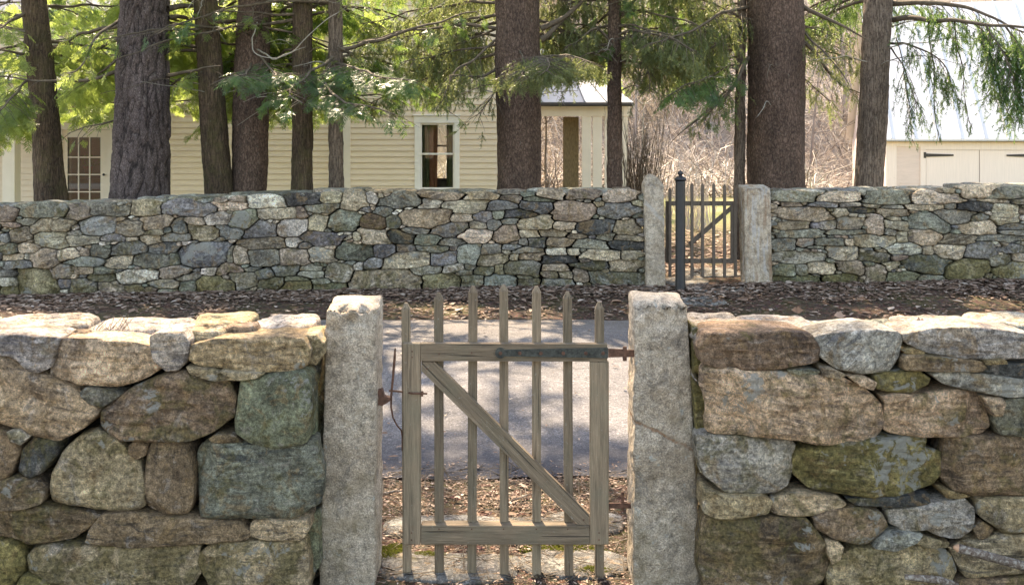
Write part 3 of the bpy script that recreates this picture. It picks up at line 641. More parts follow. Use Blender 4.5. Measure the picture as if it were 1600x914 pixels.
NR = [
 ('n', (.35, .4, .5), [(60, 108), (120, 105), (300, 102), (390, 112), (420, 160), (415, 205), (330, 220), (200, 232), (90, 222), (45, 210), (35, 160)], dict(rough=.8, sm=1, topflat=True, dep=.3, label="long brown top stone at the wall's end")),
 ('L', (.25, .3, .95), [(405, 128), (500, 104), (600, 96), (680, 107), (692, 140), (680, 190), (650, 235), (560, 242), (480, 225), (430, 190)], dict(sm=1, topflat=True, dep=.3, label="grey stone with slanting dark bands")),
 ('L', (.25, .5, .5), [(695, 112), (800, 95), (950, 90), (1140, 120), (1140, 190), (1010, 195), (900, 190), (780, 175), (710, 145)], dict(rough=1., topflat=True, dep=.3)),
 ('y', (.5, .3, .5), [(690, 165), (720, 155), (760, 170), (755, 178), (700, 177)]),
 ('n', (.5, .3, .5), [(685, 190), (700, 175), (800, 180), (930, 195), (950, 215), (930, 230), (800, 228), (690, 225)], dict(sm=1)),
 ('d', (.3, .3, .5), [(945, 215), (980, 207), (1140, 210), (1140, 255), (1000, 245), (950, 232)]),
 ('y', (.4, .3, .5), [(940, 190), (1010, 190), (1015, 202), (945, 205)]),
 ('L', (.35, .4, .45), [(780, 240), (820, 230), (950, 238), (1140, 265), (1140, 310), (1020, 310), (900, 290), (820, 270)], dict(rough=1.)),
 ('o', (1.0, .75, .5), [(600, 245), (640, 235), (740, 230), (778, 255), (770, 275), (720, 298), (640, 298), (600, 285)], dict(label="stone covered in yellow-green moss")),
 ('t', (.3, .3, .5), [(420, 215), (460, 220), (500, 240), (480, 250), (430, 245)]),
 ('p', (.4, .3, .5), [(505, 245), (560, 245), (600, 265), (590, 290), (545, 275)]),
 ('g', (.5, .3, .5), [(315, 228), (380, 222), (422, 232), (400, 247), (330, 240)]),
 ('p', (.3, .3, .5), [(615, 310), (660, 300), (715, 305), (690, 322), (630, 332)]),
 ('p', (.46, .3, .4), [(50, 225), (120, 222), (300, 235), (480, 250), (560, 285), (620, 340), (635, 400), (610, 450), (560, 468), (450, 470), (330, 450), (200, 440), (80, 440), (58, 420), (65, 350), (48, 280)], dict(rough=1., label="largest pink-tan stone")),
 ('p', (.5, .35, .5), [(645, 330), (700, 315), (850, 292), (930, 300), (960, 350), (978, 410), (950, 438), (850, 445), (700, 445), (640, 430), (640, 380)], dict(rough=.9)),
 ('p', (.3, .3, .5), [(940, 310), (1000, 312), (1012, 330), (1000, 370), (975, 372)]),
 ('g', (.6, .3, .5), [(1010, 325), (1060, 315), (1140, 320), (1140, 450), (1010, 440), (985, 395)]),
 ('L', (.55, .5, .5), [(30, 455), (70, 445), (200, 448), (330, 460), (350, 480), (335, 560), (320, 610), (280, 630), (120, 628), (50, 570), (35, 530)], dict(sm=1, sq=5, label="squared grey stone with pale lichen")),
 ('o', (.66, .72, .5), [(360, 490), (450, 475), (600, 455), (700, 450), (790, 460), (760, 490), (820, 500), (820, 570), (790, 610), (700, 635), (560, 640), (400, 620), (345, 570), (345, 520)], dict(rough=.9, label="wide olive stone splashed with white lichen")),
 ('n', (.42, .45, .5), [(850, 450), (920, 445), (1140, 445), (1140, 640), (950, 640), (860, 620), (825, 580), (835, 500)], dict(label="large rusty brown stone")),
 ('y', (.3, .3, .5), [(808, 610), (860, 620), (910, 635), (880, 642), (830, 640)]),
 ('t', (.45, .3, .5), [(45, 600), (90, 625), (230, 632), (265, 650), (250, 690), (130, 705), (80, 700), (40, 680)], dict(sm=1)),
 ('p', (.4, .3, .5), [(270, 645), (350, 628), (480, 640), (510, 665), (480, 685), (380, 702), (290, 700), (262, 685)]),
 ('d', (.4, .3, .5), [(510, 645), (640, 640), (775, 628), (778, 665), (650, 670), (540, 665)]),
 ('n', (.6, .4, .5), [(400, 700), (480, 680), (560, 672), (620, 690), (645, 740), (600, 780), (550, 795), (470, 775), (410, 740)]),
 ('L', (.45, .55, .5), [(640, 685), (720, 675), (800, 655), (890, 645), (925, 680), (915, 740), (870, 772), (800, 760), (760, 740), (700, 750), (650, 725)], dict(rough=.9)),
 ('t', (.45, .6, .5), [(930, 650), (1000, 640), (1140, 640), (1140, 752), (1010, 750), (940, 700)]),
 ('n', (.4, .3, .5), [(915, 740), (950, 718), (985, 740), (960, 770), (930, 772)]),
 ('L', (.4, .6, .5), [(595, 800), (640, 755), (700, 745), (750, 755), (730, 780), (650, 808)]),
 ('t', (.5, .3, .5), [(735, 790), (760, 765), (840, 785), (835, 802), (760, 802)]),
 ('n', (.55, .45, .5), [(50, 705), (150, 705), (300, 710), (370, 705), (410, 750), (440, 800), (455, 870), (430, 925), (300, 960), (60, 960), (40, 900), (35, 800)], dict(rough=1., sm=1, label="large layered brown stone at the bottom")),
 ('p', (.4, .3, .5), [(440, 780), (480, 785), (498, 800), (485, 840), (460, 855), (445, 820)]),
 ('t', (.6, .4, .5), [(450, 905), (500, 830), (560, 805), (680, 800), (800, 797), (850, 830), (868, 880), (840, 930), (700, 960), (470, 960)]),
 ('t', (.4, .3, .5), [(845, 805), (900, 785), (1000, 758), (1140, 765), (1140, 880), (1000, 890), (900, 905), (870, 850)]),
 ('n', (.6, .4, .5), [(850, 918), (900, 905), (1140, 890), (1140, 965), (860, 965)]),
 ('o', (.6, .3, .5), [(5, 80), (38, 100), (42, 240), (8, 230)], dict(Y=3.92)),
 ('o', (.7, .3, .5), [(8, 250), (46, 300), (58, 420), (22, 435)], dict(Y=3.88)),
 ('n', (.5, .3, .5), [(40, 965), (500, 965), (1140, 965), (1140, 1010), (40, 1010)]),
]
NRc = [('t', (.3, .5, .5), 1682, 1830, 1.05, .09, 4.0, .32), ('L', (.3, .5, .5), 1832, 1990, 1.05, .09, 4.0, .32), ('L', (.3, .5, .5), 1078, 1172, 1.055, .1, 4.05, .26), ('L', (.3, .6, .5), 1170, 1290, 1.045, .08, 4.0, .34), ('L', (.3, .5, .5), 1286, 1385, 1.03, .08, 3.98, .32), ('B', (.3, .5, .5), 1375, 1425, 1.045, .06, 3.98, .26),
       ('L', (.3, .6, .5), 1420, 1545, 1.05, .08, 4.0, .30), ('L', (.3, .6, .5), 1540, 1680, 1.06, .09, 4.0, .32), ('w', (.3, .5, .5), 1086, 1270, 1.05, .03, 3.80, .2)]
near_wall("stone_wall", "chunky dry-stone wall left of the near gate, with a big squared grey-green block at its end", 2.106, 0, 480, NL, NLc, -3.1, -.775, 1)
near_wall("stone_wall", "chunky dry-stone wall right of the near gate, lichen-spotted with a fallen branch against it", 2.058, 1080, 470, NR, NRc, .775, 3.1, -1)
# ---------------------------------------------------------------- walls across the road
FL4 = """0,140,80,205,n 85,125,310,185,g 315,135,422,200,n 425,128,620,178,g 622,115,768,178,t 768,110,1030,180,b 1035,110,1180,152,p 1180,90,1370,150,w 1365,80,1525,130,d 1545,70,1620,115,n 980,145,1060,162,g
0,208,100,232,n 80,190,180,225,g 140,192,260,265,t 235,195,345,250,n 375,182,550,275,b 550,200,700,280,n 668,178,820,245,t 815,188,892,262,b 882,180,975,227,n 975,162,1105,220,w 1105,150,1235,250,G 1228,135,1422,195,t 1425,135,1475,188,n 1470,120,1620,165,g 1475,170,1570,253,t
0,260,40,310,b 35,232,150,310,n 155,250,318,332,t 312,275,470,322,t 325,250,380,272,g 475,262,595,300,b 600,283,662,298,p 665,268,770,320,t 775,262,900,302,g 700,240,780,270,t 908,222,1042,300,n 1050,222,1180,290,b 1178,200,1328,282,b 1328,190,1465,280,w 1448,255,1640,320,b 1135,278,1210,300,p 1150,285,1368,340,n 1368,278,1448,330,w 1030,283,1075,302,g
0,312,75,362,G 78,308,180,360,t 145,335,272,430,n 272,332,382,395,p 385,332,425,370,n 428,322,528,385,g 538,302,705,362,b 708,305,855,360,b 858,302,1100,430,K 1090,320,1122,405,g 1110,325,1190,418,p 1180,335,1340,425,g 1340,335,1500,418,t 1500,325,1610,410,g 0,365,108,392,t 20,395,158,440,b 310,372,505,420,B 110,352,138,390,w 1425,305,1490,335,b
500,365,632,435,t 632,362,818,430,g 812,358,858,418,g 230,410,355,485,n 352,422,450,460,p 450,425,555,458,g 555,436,762,500,w 762,415,910,475,n 960,428,1035,475,w 1035,405,1165,460,n 845,448,970,490,w 1170,425,1262,446,g 1230,430,1315,487,b 1302,415,1430,470,b 1432,413,1545,442,g 1110,448,1238,533,w 1425,443,1578,480,g 1370,468,1497,490,g 1495,475,1590,508,g
0,435,100,470,g 0,470,82,515,w 82,432,262,552,o 0,515,78,560,o 272,480,345,530,b 330,478,462,555,g 408,455,550,495,g 465,500,595,552,t 608,505,702,560,n 715,485,860,525,t 750,528,860,560,g 858,492,942,555,G 945,465,1128,562,o 695,515,755,550,n 1248,472,1365,532,g 1350,490,1505,540,o 1130,535,1240,552,g
-160,140,-5,200,n -150,205,-5,250,g -120,255,-5,330,t -160,335,-5,400,b -140,405,-5,470,n -160,475,-5,555,o -330,140,-165,240,g -320,245,-165,330,n -330,335,-165,430,t -330,435,-165,555,o"""
FL5 = """5,72,100,115,t 102,70,225,150,n 222,72,278,120,w 282,72,478,142,g 480,95,582,142,w 480,72,680,102,n 690,68,860,100,t 862,58,950,80,g 870,75,975,115,n 975,85,1110,112,g 1050,55,1180,98,t 1182,58,1358,98,n 1365,62,1525,115,p 1110,98,1182,120,n
0,118,102,162,b 35,152,182,260,H 185,168,315,248,N 262,125,350,180,b 318,172,388,240,G 388,145,618,240,P 585,102,802,168,t 618,162,735,212,t 735,152,828,208,b 800,100,945,152,b 828,152,888,195,g 888,145,1042,188,d 960,110,1145,165,b 1102,110,1330,210,P 1335,115,1530,190,b 1128,200,1230,245,p -40,170,32,250,p
0,255,160,320,b 160,252,200,298,t 200,240,330,315,t 310,250,460,315,k 445,265,575,322,g 390,235,530,265,g 530,212,710,275,b 715,205,800,240,t 800,200,875,255,b 952,182,1125,247,t 870,185,955,218,g 678,240,832,310,p 832,222,958,312,P 575,288,708,325,g 955,240,1055,288,t 1060,245,1190,280,t 1230,200,1412,268,d 1415,195,1535,270,t 1195,262,1278,290,n 1090,285,1225,325,n 1000,278,1088,330,d 1210,288,1382,335,g 1385,295,1540,340,d 1325,265,1415,298,g 1420,270,1540,298,n
-60,330,70,405,t 70,305,255,402,G 248,310,372,380,b 358,312,462,358,b 468,320,610,355,g 658,310,768,410,H 775,312,870,362,g 872,315,965,345,b 530,350,655,420,b 305,350,528,430,t 210,378,302,432,b 880,345,925,368,t 925,330,1070,358,g 960,350,1085,390,n 1090,335,1190,368,w 1185,335,1252,368,t 1255,338,1440,390,t 1445,340,1545,390,t 740,362,908,420,t 1055,368,1250,405,k 910,358,955,392,n
25,402,160,495,w 158,402,208,442,w 428,420,585,468,g 585,412,690,448,w 740,422,838,470,g 838,408,884,465,t 885,390,1065,462,g 1068,412,1212,445,t 1200,400,1390,440,d 1390,390,1550,448,t 695,405,745,438,g 1240,378,1300,402,n
128,432,500,545,T 490,450,675,540,o -40,445,38,480,g -40,500,120,545,G 678,460,790,525,g 785,460,948,525,B 952,478,1062,518,g 1030,440,1145,478,t 1148,445,1212,478,t 1065,480,1210,520,g 1218,430,1298,500,n 1298,448,1555,518,B 950,460,1030,480,g 660,438,728,460,g"""
FR6 = """585,134,765,170,g 768,137,948,172,t 952,134,1158,182,g 1140,132,1375,180,t 1345,110,1480,155,t 1465,118,1620,160,g 625,172,705,190,n 740,170,850,190,b 855,172,935,190,t 960,178,1030,196,t 1030,182,1120,198,g 1125,180,1280,205,t 1330,168,1475,208,d 1430,158,1545,175,t 1555,158,1630,178,b
608,190,822,250,t 828,195,890,230,t 895,190,1010,218,k 1018,197,1145,232,t 848,228,958,285,t 960,220,1042,305,t 1145,212,1310,298,g 1238,200,1400,265,g 1468,175,1590,258,t 1060,228,1110,250,t 1380,218,1468,252,g 1290,175,1335,202,g 1165,200,1235,225,g
600,248,745,283,n 780,248,855,282,w 740,252,780,272,b 610,283,805,315,g 808,280,960,302,g 1045,248,1148,288,t 1130,265,1275,348,P 1088,288,1135,338,t 1345,245,1503,305,p 1508,258,1620,285,b 1500,282,1640,302,g 1042,278,1090,302,g 695,268,782,285,t
590,313,682,372,g 682,315,757,352,n 757,315,878,348,g 910,302,1080,352,t 1268,300,1415,342,n 1418,303,1640,332,g 878,318,915,348,t 730,348,815,360,g 1047,333,1192,385,w 1192,345,1238,388,n 1238,345,1365,402,t 1365,333,1490,398,b 1492,345,1620,375,b 1003,335,1047,365,g 1005,362,1047,375,t
592,368,802,420,w 812,350,940,412,t 940,370,1068,415,g 1070,375,1130,405,n 1113,380,1308,468,D 1445,380,1560,443,g 1560,380,1640,412,t 718,410,845,460,t 850,405,970,462,n 1025,410,1100,445,t 970,412,1022,440,b 590,422,685,475,g 685,422,735,470,g
1275,398,1475,485,o 1475,412,1640,478,o 960,422,1048,500,n 1048,445,1190,498,g 590,468,785,500,G 790,460,935,500,o 1100,430,1140,460,t 1140,462,1275,490,g
1645,120,1800,190,t 1645,195,1800,260,b 1645,265,1780,330,g 1645,335,1820,400,n 1645,405,1800,480,o 1825,120,1990,220,g 1805,225,1990,320,t 1825,325,1990,480,n"""
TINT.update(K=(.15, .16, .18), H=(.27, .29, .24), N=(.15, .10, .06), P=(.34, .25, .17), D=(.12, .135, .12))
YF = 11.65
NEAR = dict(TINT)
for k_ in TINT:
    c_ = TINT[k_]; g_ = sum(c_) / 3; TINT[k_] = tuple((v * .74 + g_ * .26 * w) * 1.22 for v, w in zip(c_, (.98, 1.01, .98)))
def far_wall(name, label, chunks, x0w, x1w, topf):
    root = empty(name, ((x0w + x1w) / 2, YF + .3, gz((x0w + x1w) / 2, YF)), label, "stone wall", "stone walls on the far side of the road")
    ST = []
    for txt, sc, ox, oy in chunks:
        for tk in txt.split():
            a = tk.split(','); x0, y0, x1, y1 = map(float, a[:4])
            X0, X1 = [((ox + v / sc) - CX) * YF / F for v in (x0, x1)]; Z1, Z0 = [CH - ((oy + v / sc) - HZ) * YF / F for v in (y0, y1)]
            ST.append([(X0 + X1) / 2, (Z0 + Z1) / 2, (X1 - X0) / 2, (Z1 - Z0) / 2, a[4]])
    keep = []
    for s in sorted(ST, key=lambda q: -q[2] * q[3]):
        ok = True
        for k in keep:
            ox_ = min(s[0] + s[2], k[0] + k[2]) - max(s[0] - s[2], k[0] - k[2]); oz_ = min(s[1] + s[3], k[1] + k[3]) - max(s[1] - s[3], k[1] - k[3])
            if ox_ > 0 and oz_ > 0 and ox_ * oz_ > .42 * 4 * s[2] * s[3]: ok = False
        if ok: keep.append(s)
    ST = keep
    rn = random.Random(5)
    for s in ST: s.append(rn.uniform(2.2, 5.5)); s.append(rn.uniform(-.12, .12) if s[2] < s[3] * 3 else rn.uniform(-.04, .04))
    def dist(X, Z, s):
        ca, sa = math.cos(s[6]), math.sin(s[6]); dx = X - s[0]; dz = Z - s[1]; u = (dx * ca + dz * sa) / s[2]; v = (-dx * sa + dz * ca) / s[3]
        if len(s) < 8:
            q = random.Random(int(s[0] * 7919 + s[1] * 104729)); E = []
            for a0 in (0, 90, 180, 270): a = R(a0 + q.uniform(-20, 20)); E.append((math.cos(a), math.sin(a), q.uniform(.9, 1.04)))
            for a0 in (45, 135, 225, 315):
                if q.random() < .75: a = R(a0 + q.uniform(-18, 18)); E.append((math.cos(a), math.sin(a), q.uniform(.92, 1.3)))
            s.append(E)
        g = None
        for a, b, c_ in s[7]:
            k_ = (u * a + v * b) / c_; g = k_ if g is None else np.maximum(g, k_)
        return (g - 1) * min(s[2], s[3])
    # chips wedged into the gaps
    for _ in range(9000):
        x = rn.uniform(x0w, x1w); zb = gz(x, YF); z = rn.uniform(zb, topf(x) - .03)
        dd = min(dist(x, z, s) for s in ST if abs(s[0] - x) < s[2] + .15 and abs(s[1] - z) < s[3] + .15) if any(abs(s[0] - x) < s[2] + .15 and abs(s[1] - z) < s[3] + .15 for s in ST) else .06
        if dd > .0115: 
            k = min(dd * 1.25, .07); ST.append([x, z, k * rn.uniform(1.3, 2.4), k, rn.choice('tgbnwpB'), rn.uniform(2, 3.5), rn.uniform(-.2, .2)])
    A = len(ST); N = 48; out = []
    T = np.linspace(0.05, 1.6, 120)
    for i, s in enumerate(ST):
        nb = [q for j, q in enumerate(ST) if j != i and abs(q[0] - s[0]) < (q[2] + s[2]) * 1.3 + .05 and abs(q[1] - s[1]) < (q[3] + s[3]) * 1.3 + .05]
        off = []
        an = 2 * np.pi * np.arange(N) / N; DX = np.cos(an) * s[2]; DZ = np.sin(an) * s[3]
        X = s[0] + DX[:, None] * T; Z = s[1] + DZ[:, None] * T
        own = dist(X, Z, s); bad = own > min(.05, .6 * min(s[2], s[3]))
        gap = .0022 + .0025 * rn.random()
        for q in nb: bad |= (own + gap * 2) > dist(X, Z, q)
        bad[:, 0] = False
        first = np.where(bad.any(1), bad.argmax(1), len(T)) - 1
        t = T[np.clip(first, 0, len(T) - 1)]
        off = np.stack([DX * t, DZ * t], 1)
        if np.ptp(off[:, 0]) < .025 or np.ptp(off[:, 1]) < .015: continue
        out.append((s, off, np.ptp(off[:, 0]) * np.ptp(off[:, 1])))
    out.sort(key=lambda r: -r[2])
    rv = []; rf = []; ra = [[], [], []]; nb = 0
    for i, (s, off, ar) in enumerate(out):
        big = i < 100; sd = int(abs(s[0] * 131 + s[1] * 977)) + i; rr = random.Random(sd)
        zb = gz(s[0], YF); low = 1 - smooth(0, .55, s[1] - zb)
        V, Fs = stone_geo((s[0], s[1]), off, YF + rr.uniform(-.03, .035) - .02 * low, .24, sd, rings=8 if big else 6, bulge=rr.uniform(.08, .16), rough=rr.uniform(.5, 1.3), tilt=(rr.uniform(-.12, .12), rr.uniform(-.12, .22)), planes=7)
        prm = (min(1, .33 + .3 * low + rr.uniform(-.1, .15)), rr.uniform(.1, .6), rr.uniform(.2, .8))
        if s[4] == 'K': prm = (.1, .95, 1.0)
        if big: put_stone(V, Fs, s[4], prm, sd, root, M["fstone"], j=.22)
        else:
            a_ = stone_attrs(len(V), TINT[s[4]], prm, sd, rr, .25)
            for k in range(3): ra[k].append(a_[k])
            rf += [tuple(v + nb for v in f) for f in Fs]; rv += V; nb += len(V)
    if rv: o = mesh_obj("stone_filling", rv, rf, M["fstone"], root, True, dict(tint=np.concatenate(ra[0]), prm=np.concatenate(ra[1]), seed=np.concatenate(ra[2]))); o["kind"] = "stuff"
    # flat coping stones across the top, and the core
    rc = random.Random(8); x = x0w; cv = []; cf = []; at = [[], [], []]; nb = 0
    while x < x1w - .1:
        w = min(rc.uniform(.2, .8), x1w - x); yy = YF + .06
        for row in range(2):
            dep = rc.uniform(.28, .34); th = rc.uniform(.035, .07); zt = topf(x + w / 2) + rc.uniform(-.02, .035) + .005
            cx = x + w / 2; cy = yy + dep / 2; base = []; V = []
            for q in range(24):
                a = 2 * math.pi * q / 24; r_ = 1 / (abs(math.cos(a)) ** 3 + abs(math.sin(a)) ** 3) ** (1 / 3) * (1 + .2 * noise.noise((math.cos(a) * 1.5 + cx * 3, math.sin(a) * 1.5, row)))
                base.append((r_ * math.cos(a) * w / 2, r_ * math.sin(a) * dep / 2))
            for s_, dz in ((1, -th), (1.02, -th * .4), (.96, -.006), (.6, 0.005)):
                for u, v in base: V.append((cx + u * s_, cy + v * s_, zt + dz + .012 * noise.noise((cx + u * 5, v * 5, 0))))
            V.append((cx, cy, zt + .005)); Fs = [tuple(range(24))[::-1]]
            for r in range(3):
                for q in range(24): Fs.append((r * 24 + q, r * 24 + (q + 1) % 24, (r + 1) * 24 + (q + 1) % 24, (r + 1) * 24 + q))
            for q in range(24): Fs.append((72 + q, 72 + (q + 1) % 24, 96))
            a_ = stone_attrs(len(V), TINT[rc.choice('gbtLLgwnp')], (.5, .6, .5), 3, rc, .2)
            for k in range(3): at[k].append(a_[k])
            cf += [tuple(v + nb for v in f) for f in Fs]; cv += V; nb += len(V); yy += dep * .97
        x += w * .96
    mesh_obj("coping", cv, cf, M["fstone"], root, True, dict(tint=np.concatenate(at[0]), prm=np.concatenate(at[1]), seed=np.concatenate(at[2])))
    xx = x0w + .1; m = MB()
    seg = 14
    for k in range(seg):
        a = x0w + .1 + (x1w - x0w - .2) * k / seg; b = x0w + .1 + (x1w - x0w - .2) * (k + 1) / seg
        m.box(a + .001, b - .001, YF + .19, YF + .48, gz(a, YF) - .1, min(topf(a), topf(b)) - .05)
    m.build("core", M["core"], root)  # dark colour stands in for the shade between the stones
    # rear face, roughly coursed, and the ends
    ev = []; ef = []; at = [[], [], []]; nb = 0; re = random.Random(77)
    z = -.1
    while z < 1.1:
        h = re.uniform(.10, .19)
        for xe, sgn in ((x0w, 1), (x1w, -1)):
            y = YF + .2
            while y < YF + .6:
                d_ = re.uniform(.15, .25); ww = .26; zz = z + gz(xe, YF)
                if zz + h > topf(xe) - .02: break
                off = blur_ring(ray_poly(np.array((0, 0)), [(-ww / 2, -h / 2), (ww / 2, -h / 2), (ww / 2, h / 2), (-ww / 2, h / 2)], 20), 1, 1)
                V, Fs = stone_geo((xe + sgn * (ww / 2 - re.uniform(-.01, .03)), zz + h / 2), off, y, d_, re.randrange(999), rings=4)
                a_ = stone_attrs(len(V), TINT[re.choice('gbtn')], (.5, .4, .5), 3, re, .2)
                for k in range(3): at[k].append(a_[k])
                ef += [tuple(v + nb for v in f) for f in Fs]; ev += V; nb += len(V); y += d_
        x = x0w + .15
        while x < x1w - .2:
            ww = re.uniform(.2, .5); zz = z + gz(x, YF)
            if zz + h < topf(x) - .0:
                off = blur_ring(ray_poly(np.array((0, 0)), [(-ww / 2, -h / 2), (ww / 2, -h / 2), (ww / 2, h / 2), (-ww / 2, h / 2)], 12), 1, 1)
                V, Fs = stone_geo((x + ww / 2, zz + h / 2), off, 0, .16, re.randrange(999), rings=3)
                V = [(v[0], YF + .64 - v[1], v[2]) for v in V]; Fs = [f[::-1] for f in Fs]
                a_ = stone_attrs(len(V), TINT[re.choice('gbtn')], (.5, .4, .5), 3, re, .2)
                for k in range(3): at[k].append(a_[k])
                ef += [tuple(v + nb for v in f) for f in Fs]; ev += V; nb += len(V)
            x += ww * .98
        z += h * .98
    o = mesh_obj("end_and_rear_stones", ev, ef, M["fstone"], root, True, dict(tint=np.concatenate(at[0]), prm=np.concatenate(at[1]), seed=np.concatenate(at[2])))
    o["kind"] = "stuff"
    return root
def pz(py): return CH - (py - HZ) * YF / F
def interp(tab):
    def f(x):
        px = x * F / YF + CX
        for (a, u), (b, v) in zip(tab, tab[1:]):
            if px <= b: return pz(u + (v - u) * max(0, min(1, (px - a) / (b - a))))
        return pz(tab[-1][1])
    return f
topL = interp([(-200, 326), (0, 324), (95, 321), (200, 315), (330, 311), (400, 306), (500, 302), (600, 301), (1010, 300)])
topR = interp([(1200, 300), (1400, 300), (1500, 294), (1800, 294)])
xw = lambda px: (px - CX) * YF / F
far_wall("stone_wall", "long mottled dry-stone wall across the road, left of the far gate and in front of the house", [(FL4, 3.077, 0, 280), (FL5, 3.077, 500, 280)], xw(-105), xw(1004), topL)
far_wall("stone_wall", "dry-stone wall across the road, right of the far gate and in front of the white barn", [(FR6, 2.58, 980, 250)], xw(1208), xw(1750), topR)
# ---------------------------------------------------------------- granite posts
def granite_post(label, group, px_bl, px_br, px_tl, px_tr, py_top, Y, dep, py_base, seed, mat=None, top='flat', kind='granite_post'):
    """four-sided rough post; bottom/top widths from the picture at distance Y"""
    zb = gz((px_bl - CX) * Y / F, Y) - .15; zt = CH - (py_top - HZ) * Y / F
    zl = CH - (py_base - HZ) * Y / F
    def X(px): return (px - CX) * Y / F
    k = 0
    n = 26; hN = 130; V = []; Fs = []
    for j in range(hN + 1):
        t = j / hN; z = zb + (zt - zb) * t; tt = (z - zl) / (zt - zl)
        x0 = X(px_bl + (px_tl - px_bl) * tt); x1 = X(px_br + (px_tr - px_br) * tt)
        cx, cy, hw, hd = (x0 + x1) / 2, Y + dep / 2, (x1 - x0) / 2, dep / 2
        ring = []
        for i in range(4 * n):
            side, u = divmod(i, n); u = u / n * 2 - 1
            a, b = [(u, -1), (1, u), (-u, 1), (-1, -u)][side]
            r_ = .93 + .07 / 1; q = (abs(a) ** 22 + abs(b) ** 22) ** (1 / 22); a, b = a / q, b / q
            x = cx + a * hw; y = cy + b * hd; v = Vector((x, y, z))
            d = .008 * noise.noise(v * 6 + Vector((seed, 0, 0))) + .006 * (abs(noise.noise(v * 13 + Vector((0, seed, 0)))) - .2) + .003 * noise.noise(v * 34) + .0015 * noise.noise(v * 75)
            nx, ny = (a if abs(a) > .98 else 0), (b if abs(b) > .98 else 0)
            V.append((x + nx * d * 1.2, y + ny * d * 1.2, z))
    m_ = 4 * n
    for j in range(hN):
        for i in range(m_): Fs.append((j * m_ + i, j * m_ + (i + 1) % m_, (j + 1) * m_ + (i + 1) % m_, (j + 1) * m_ + i))
    last = hN * m_; cx = sum(V[last + i][0] for i in range(m_)) / m_; cy = Y + dep / 2; base = [V[last + i] for i in range(m_)]
    for r, s in enumerate((.985, .93, .7, .45, .2)):
        for (x, y, z) in base:
            u, v = (x - cx) * s, (y - cy) * s
            if top == 'flat': dz = [.006, .012, .016, .018, .018][r] + .008 * noise.noise((u * 14 + seed, v * 14, seed)) + .12 * v + (.12 * u if seed == 7 else 0)
            else: dz = .11 * (1 - (abs(s)) ** 2.4) * (1 - .5 * u / .12) + .01 * noise.noise((u * 14, v * 14, seed))
            V.append((cx + u, cy + v, zt + dz))
        b0 = last + r * m_
        for i in range(m_): Fs.append((b0 + i, b0 + (i + 1) % m_, b0 + m_ + (i + 1) % m_, b0 + m_ + i))
    V.append((cx, cy, zt + (.022 if top == 'flat' else .11))); L = len(V) - 1; b0 = last + 5 * m_
    for i in range(m_): Fs.append((b0 + i, b0 + (i + 1) % m_, L))
    # chipped front top edge
    W = []
    for (x, y, z) in V:
        e = max(0, 1 - (zt - z) / .10) if z < zt + .001 else 1.0
        f = max(0, 1 - (y - Y) / .06); c = .05 * e * f * max(0, .35 + noise.noise((x * 22 + seed, z * 14, seed)) + .5 * noise.noise((x * 60, z * 40, seed)))
        W.append((x, y + c, z - c * .5))
    o = mesh_obj(kind, W, Fs, mat or M["granite"], None, True)
    return tag(o, label, "stone post", group)
V1, V2 = P(985, 655, 3.95), P(1089, 705, 3.95); V3, V4 = P(1003, 312, 11.55), P(1037, 346, 11.55)
g1 = "granite gate posts"
granite_post("pale granite gatepost on the latch side of the near gate", g1, 498, 586, 509, 587, 484, 3.95, .22, 914, 3)
granite_post("speckled granite gatepost with a diagonal crack, holding the hinges of the near gate", g1, 990, 1097, 992, 1075, 478, 3.95, .22, 914, 9, mat_granite('granite_with_crack', (V1.x, V1.z, V2.x, V2.z)))
granite_post("round-topped granite gatepost left of the far gate", g1, 1010, 1040, 1007, 1037, 288, 11.55, .26, 443, 5, mat_granite('granite_with_vein', (V3.x, V3.z, V4.x, V4.z), (.5, .46, .40), .035), top='round')
granite_post("square rust-streaked granite gatepost right of the far gate", g1, 1166, 1207, 1162, 1204, 294, 11.55, .30, 441, 12, mat_granite('rusty_granite', rust=.6))
# ---------------------------------------------------------------- near gate
def q(px, Y=4.0): return (px - CX) * Y / F
def zq(py, Y=4.0): return CH - (py - HZ) * Y / F
G = empty("wooden_gate", (q(790), 4.03, 0.04), "near weathered wooden picket gate with a diagonal brace, closed between the pale granite posts", "gate")
y0 = 4.0; th = .036
def bxx(name, x0, x1, zt, zb, ya, yb, mat): return MB().box(q(x0), q(x1), ya, yb, zq(zb), zq(zt), .003).build(name, mat, G)
bxx("stile", 629.5, 657, 537, 851, y0, y0 + th, M["wood_z"])
bxx("stile", 922, 951.5, 565.6, 851, y0, y0 + th, M["wood_z"])
MB().prism([(q(657.4), zq(537)), (q(657.4), zq(564)), (q(949), zq(565)), (q(949), zq(538))], y0, y0 + th).build("top_rail", M["wood_x"], G)
bxx("bottom_rail", 657.4, 921.6, 821, 851, y0, y0 + th + .022, M["wood_x"])
MB().prism([(q(658.5), zq(566)), (q(658.5), zq(580)), (q(903), zq(820)), (q(921), zq(820)), (q(921), zq(804)), (q(679), zq(566))], y0 + .004, y0 + th - .004).build("brace", M["wood_d"], G)
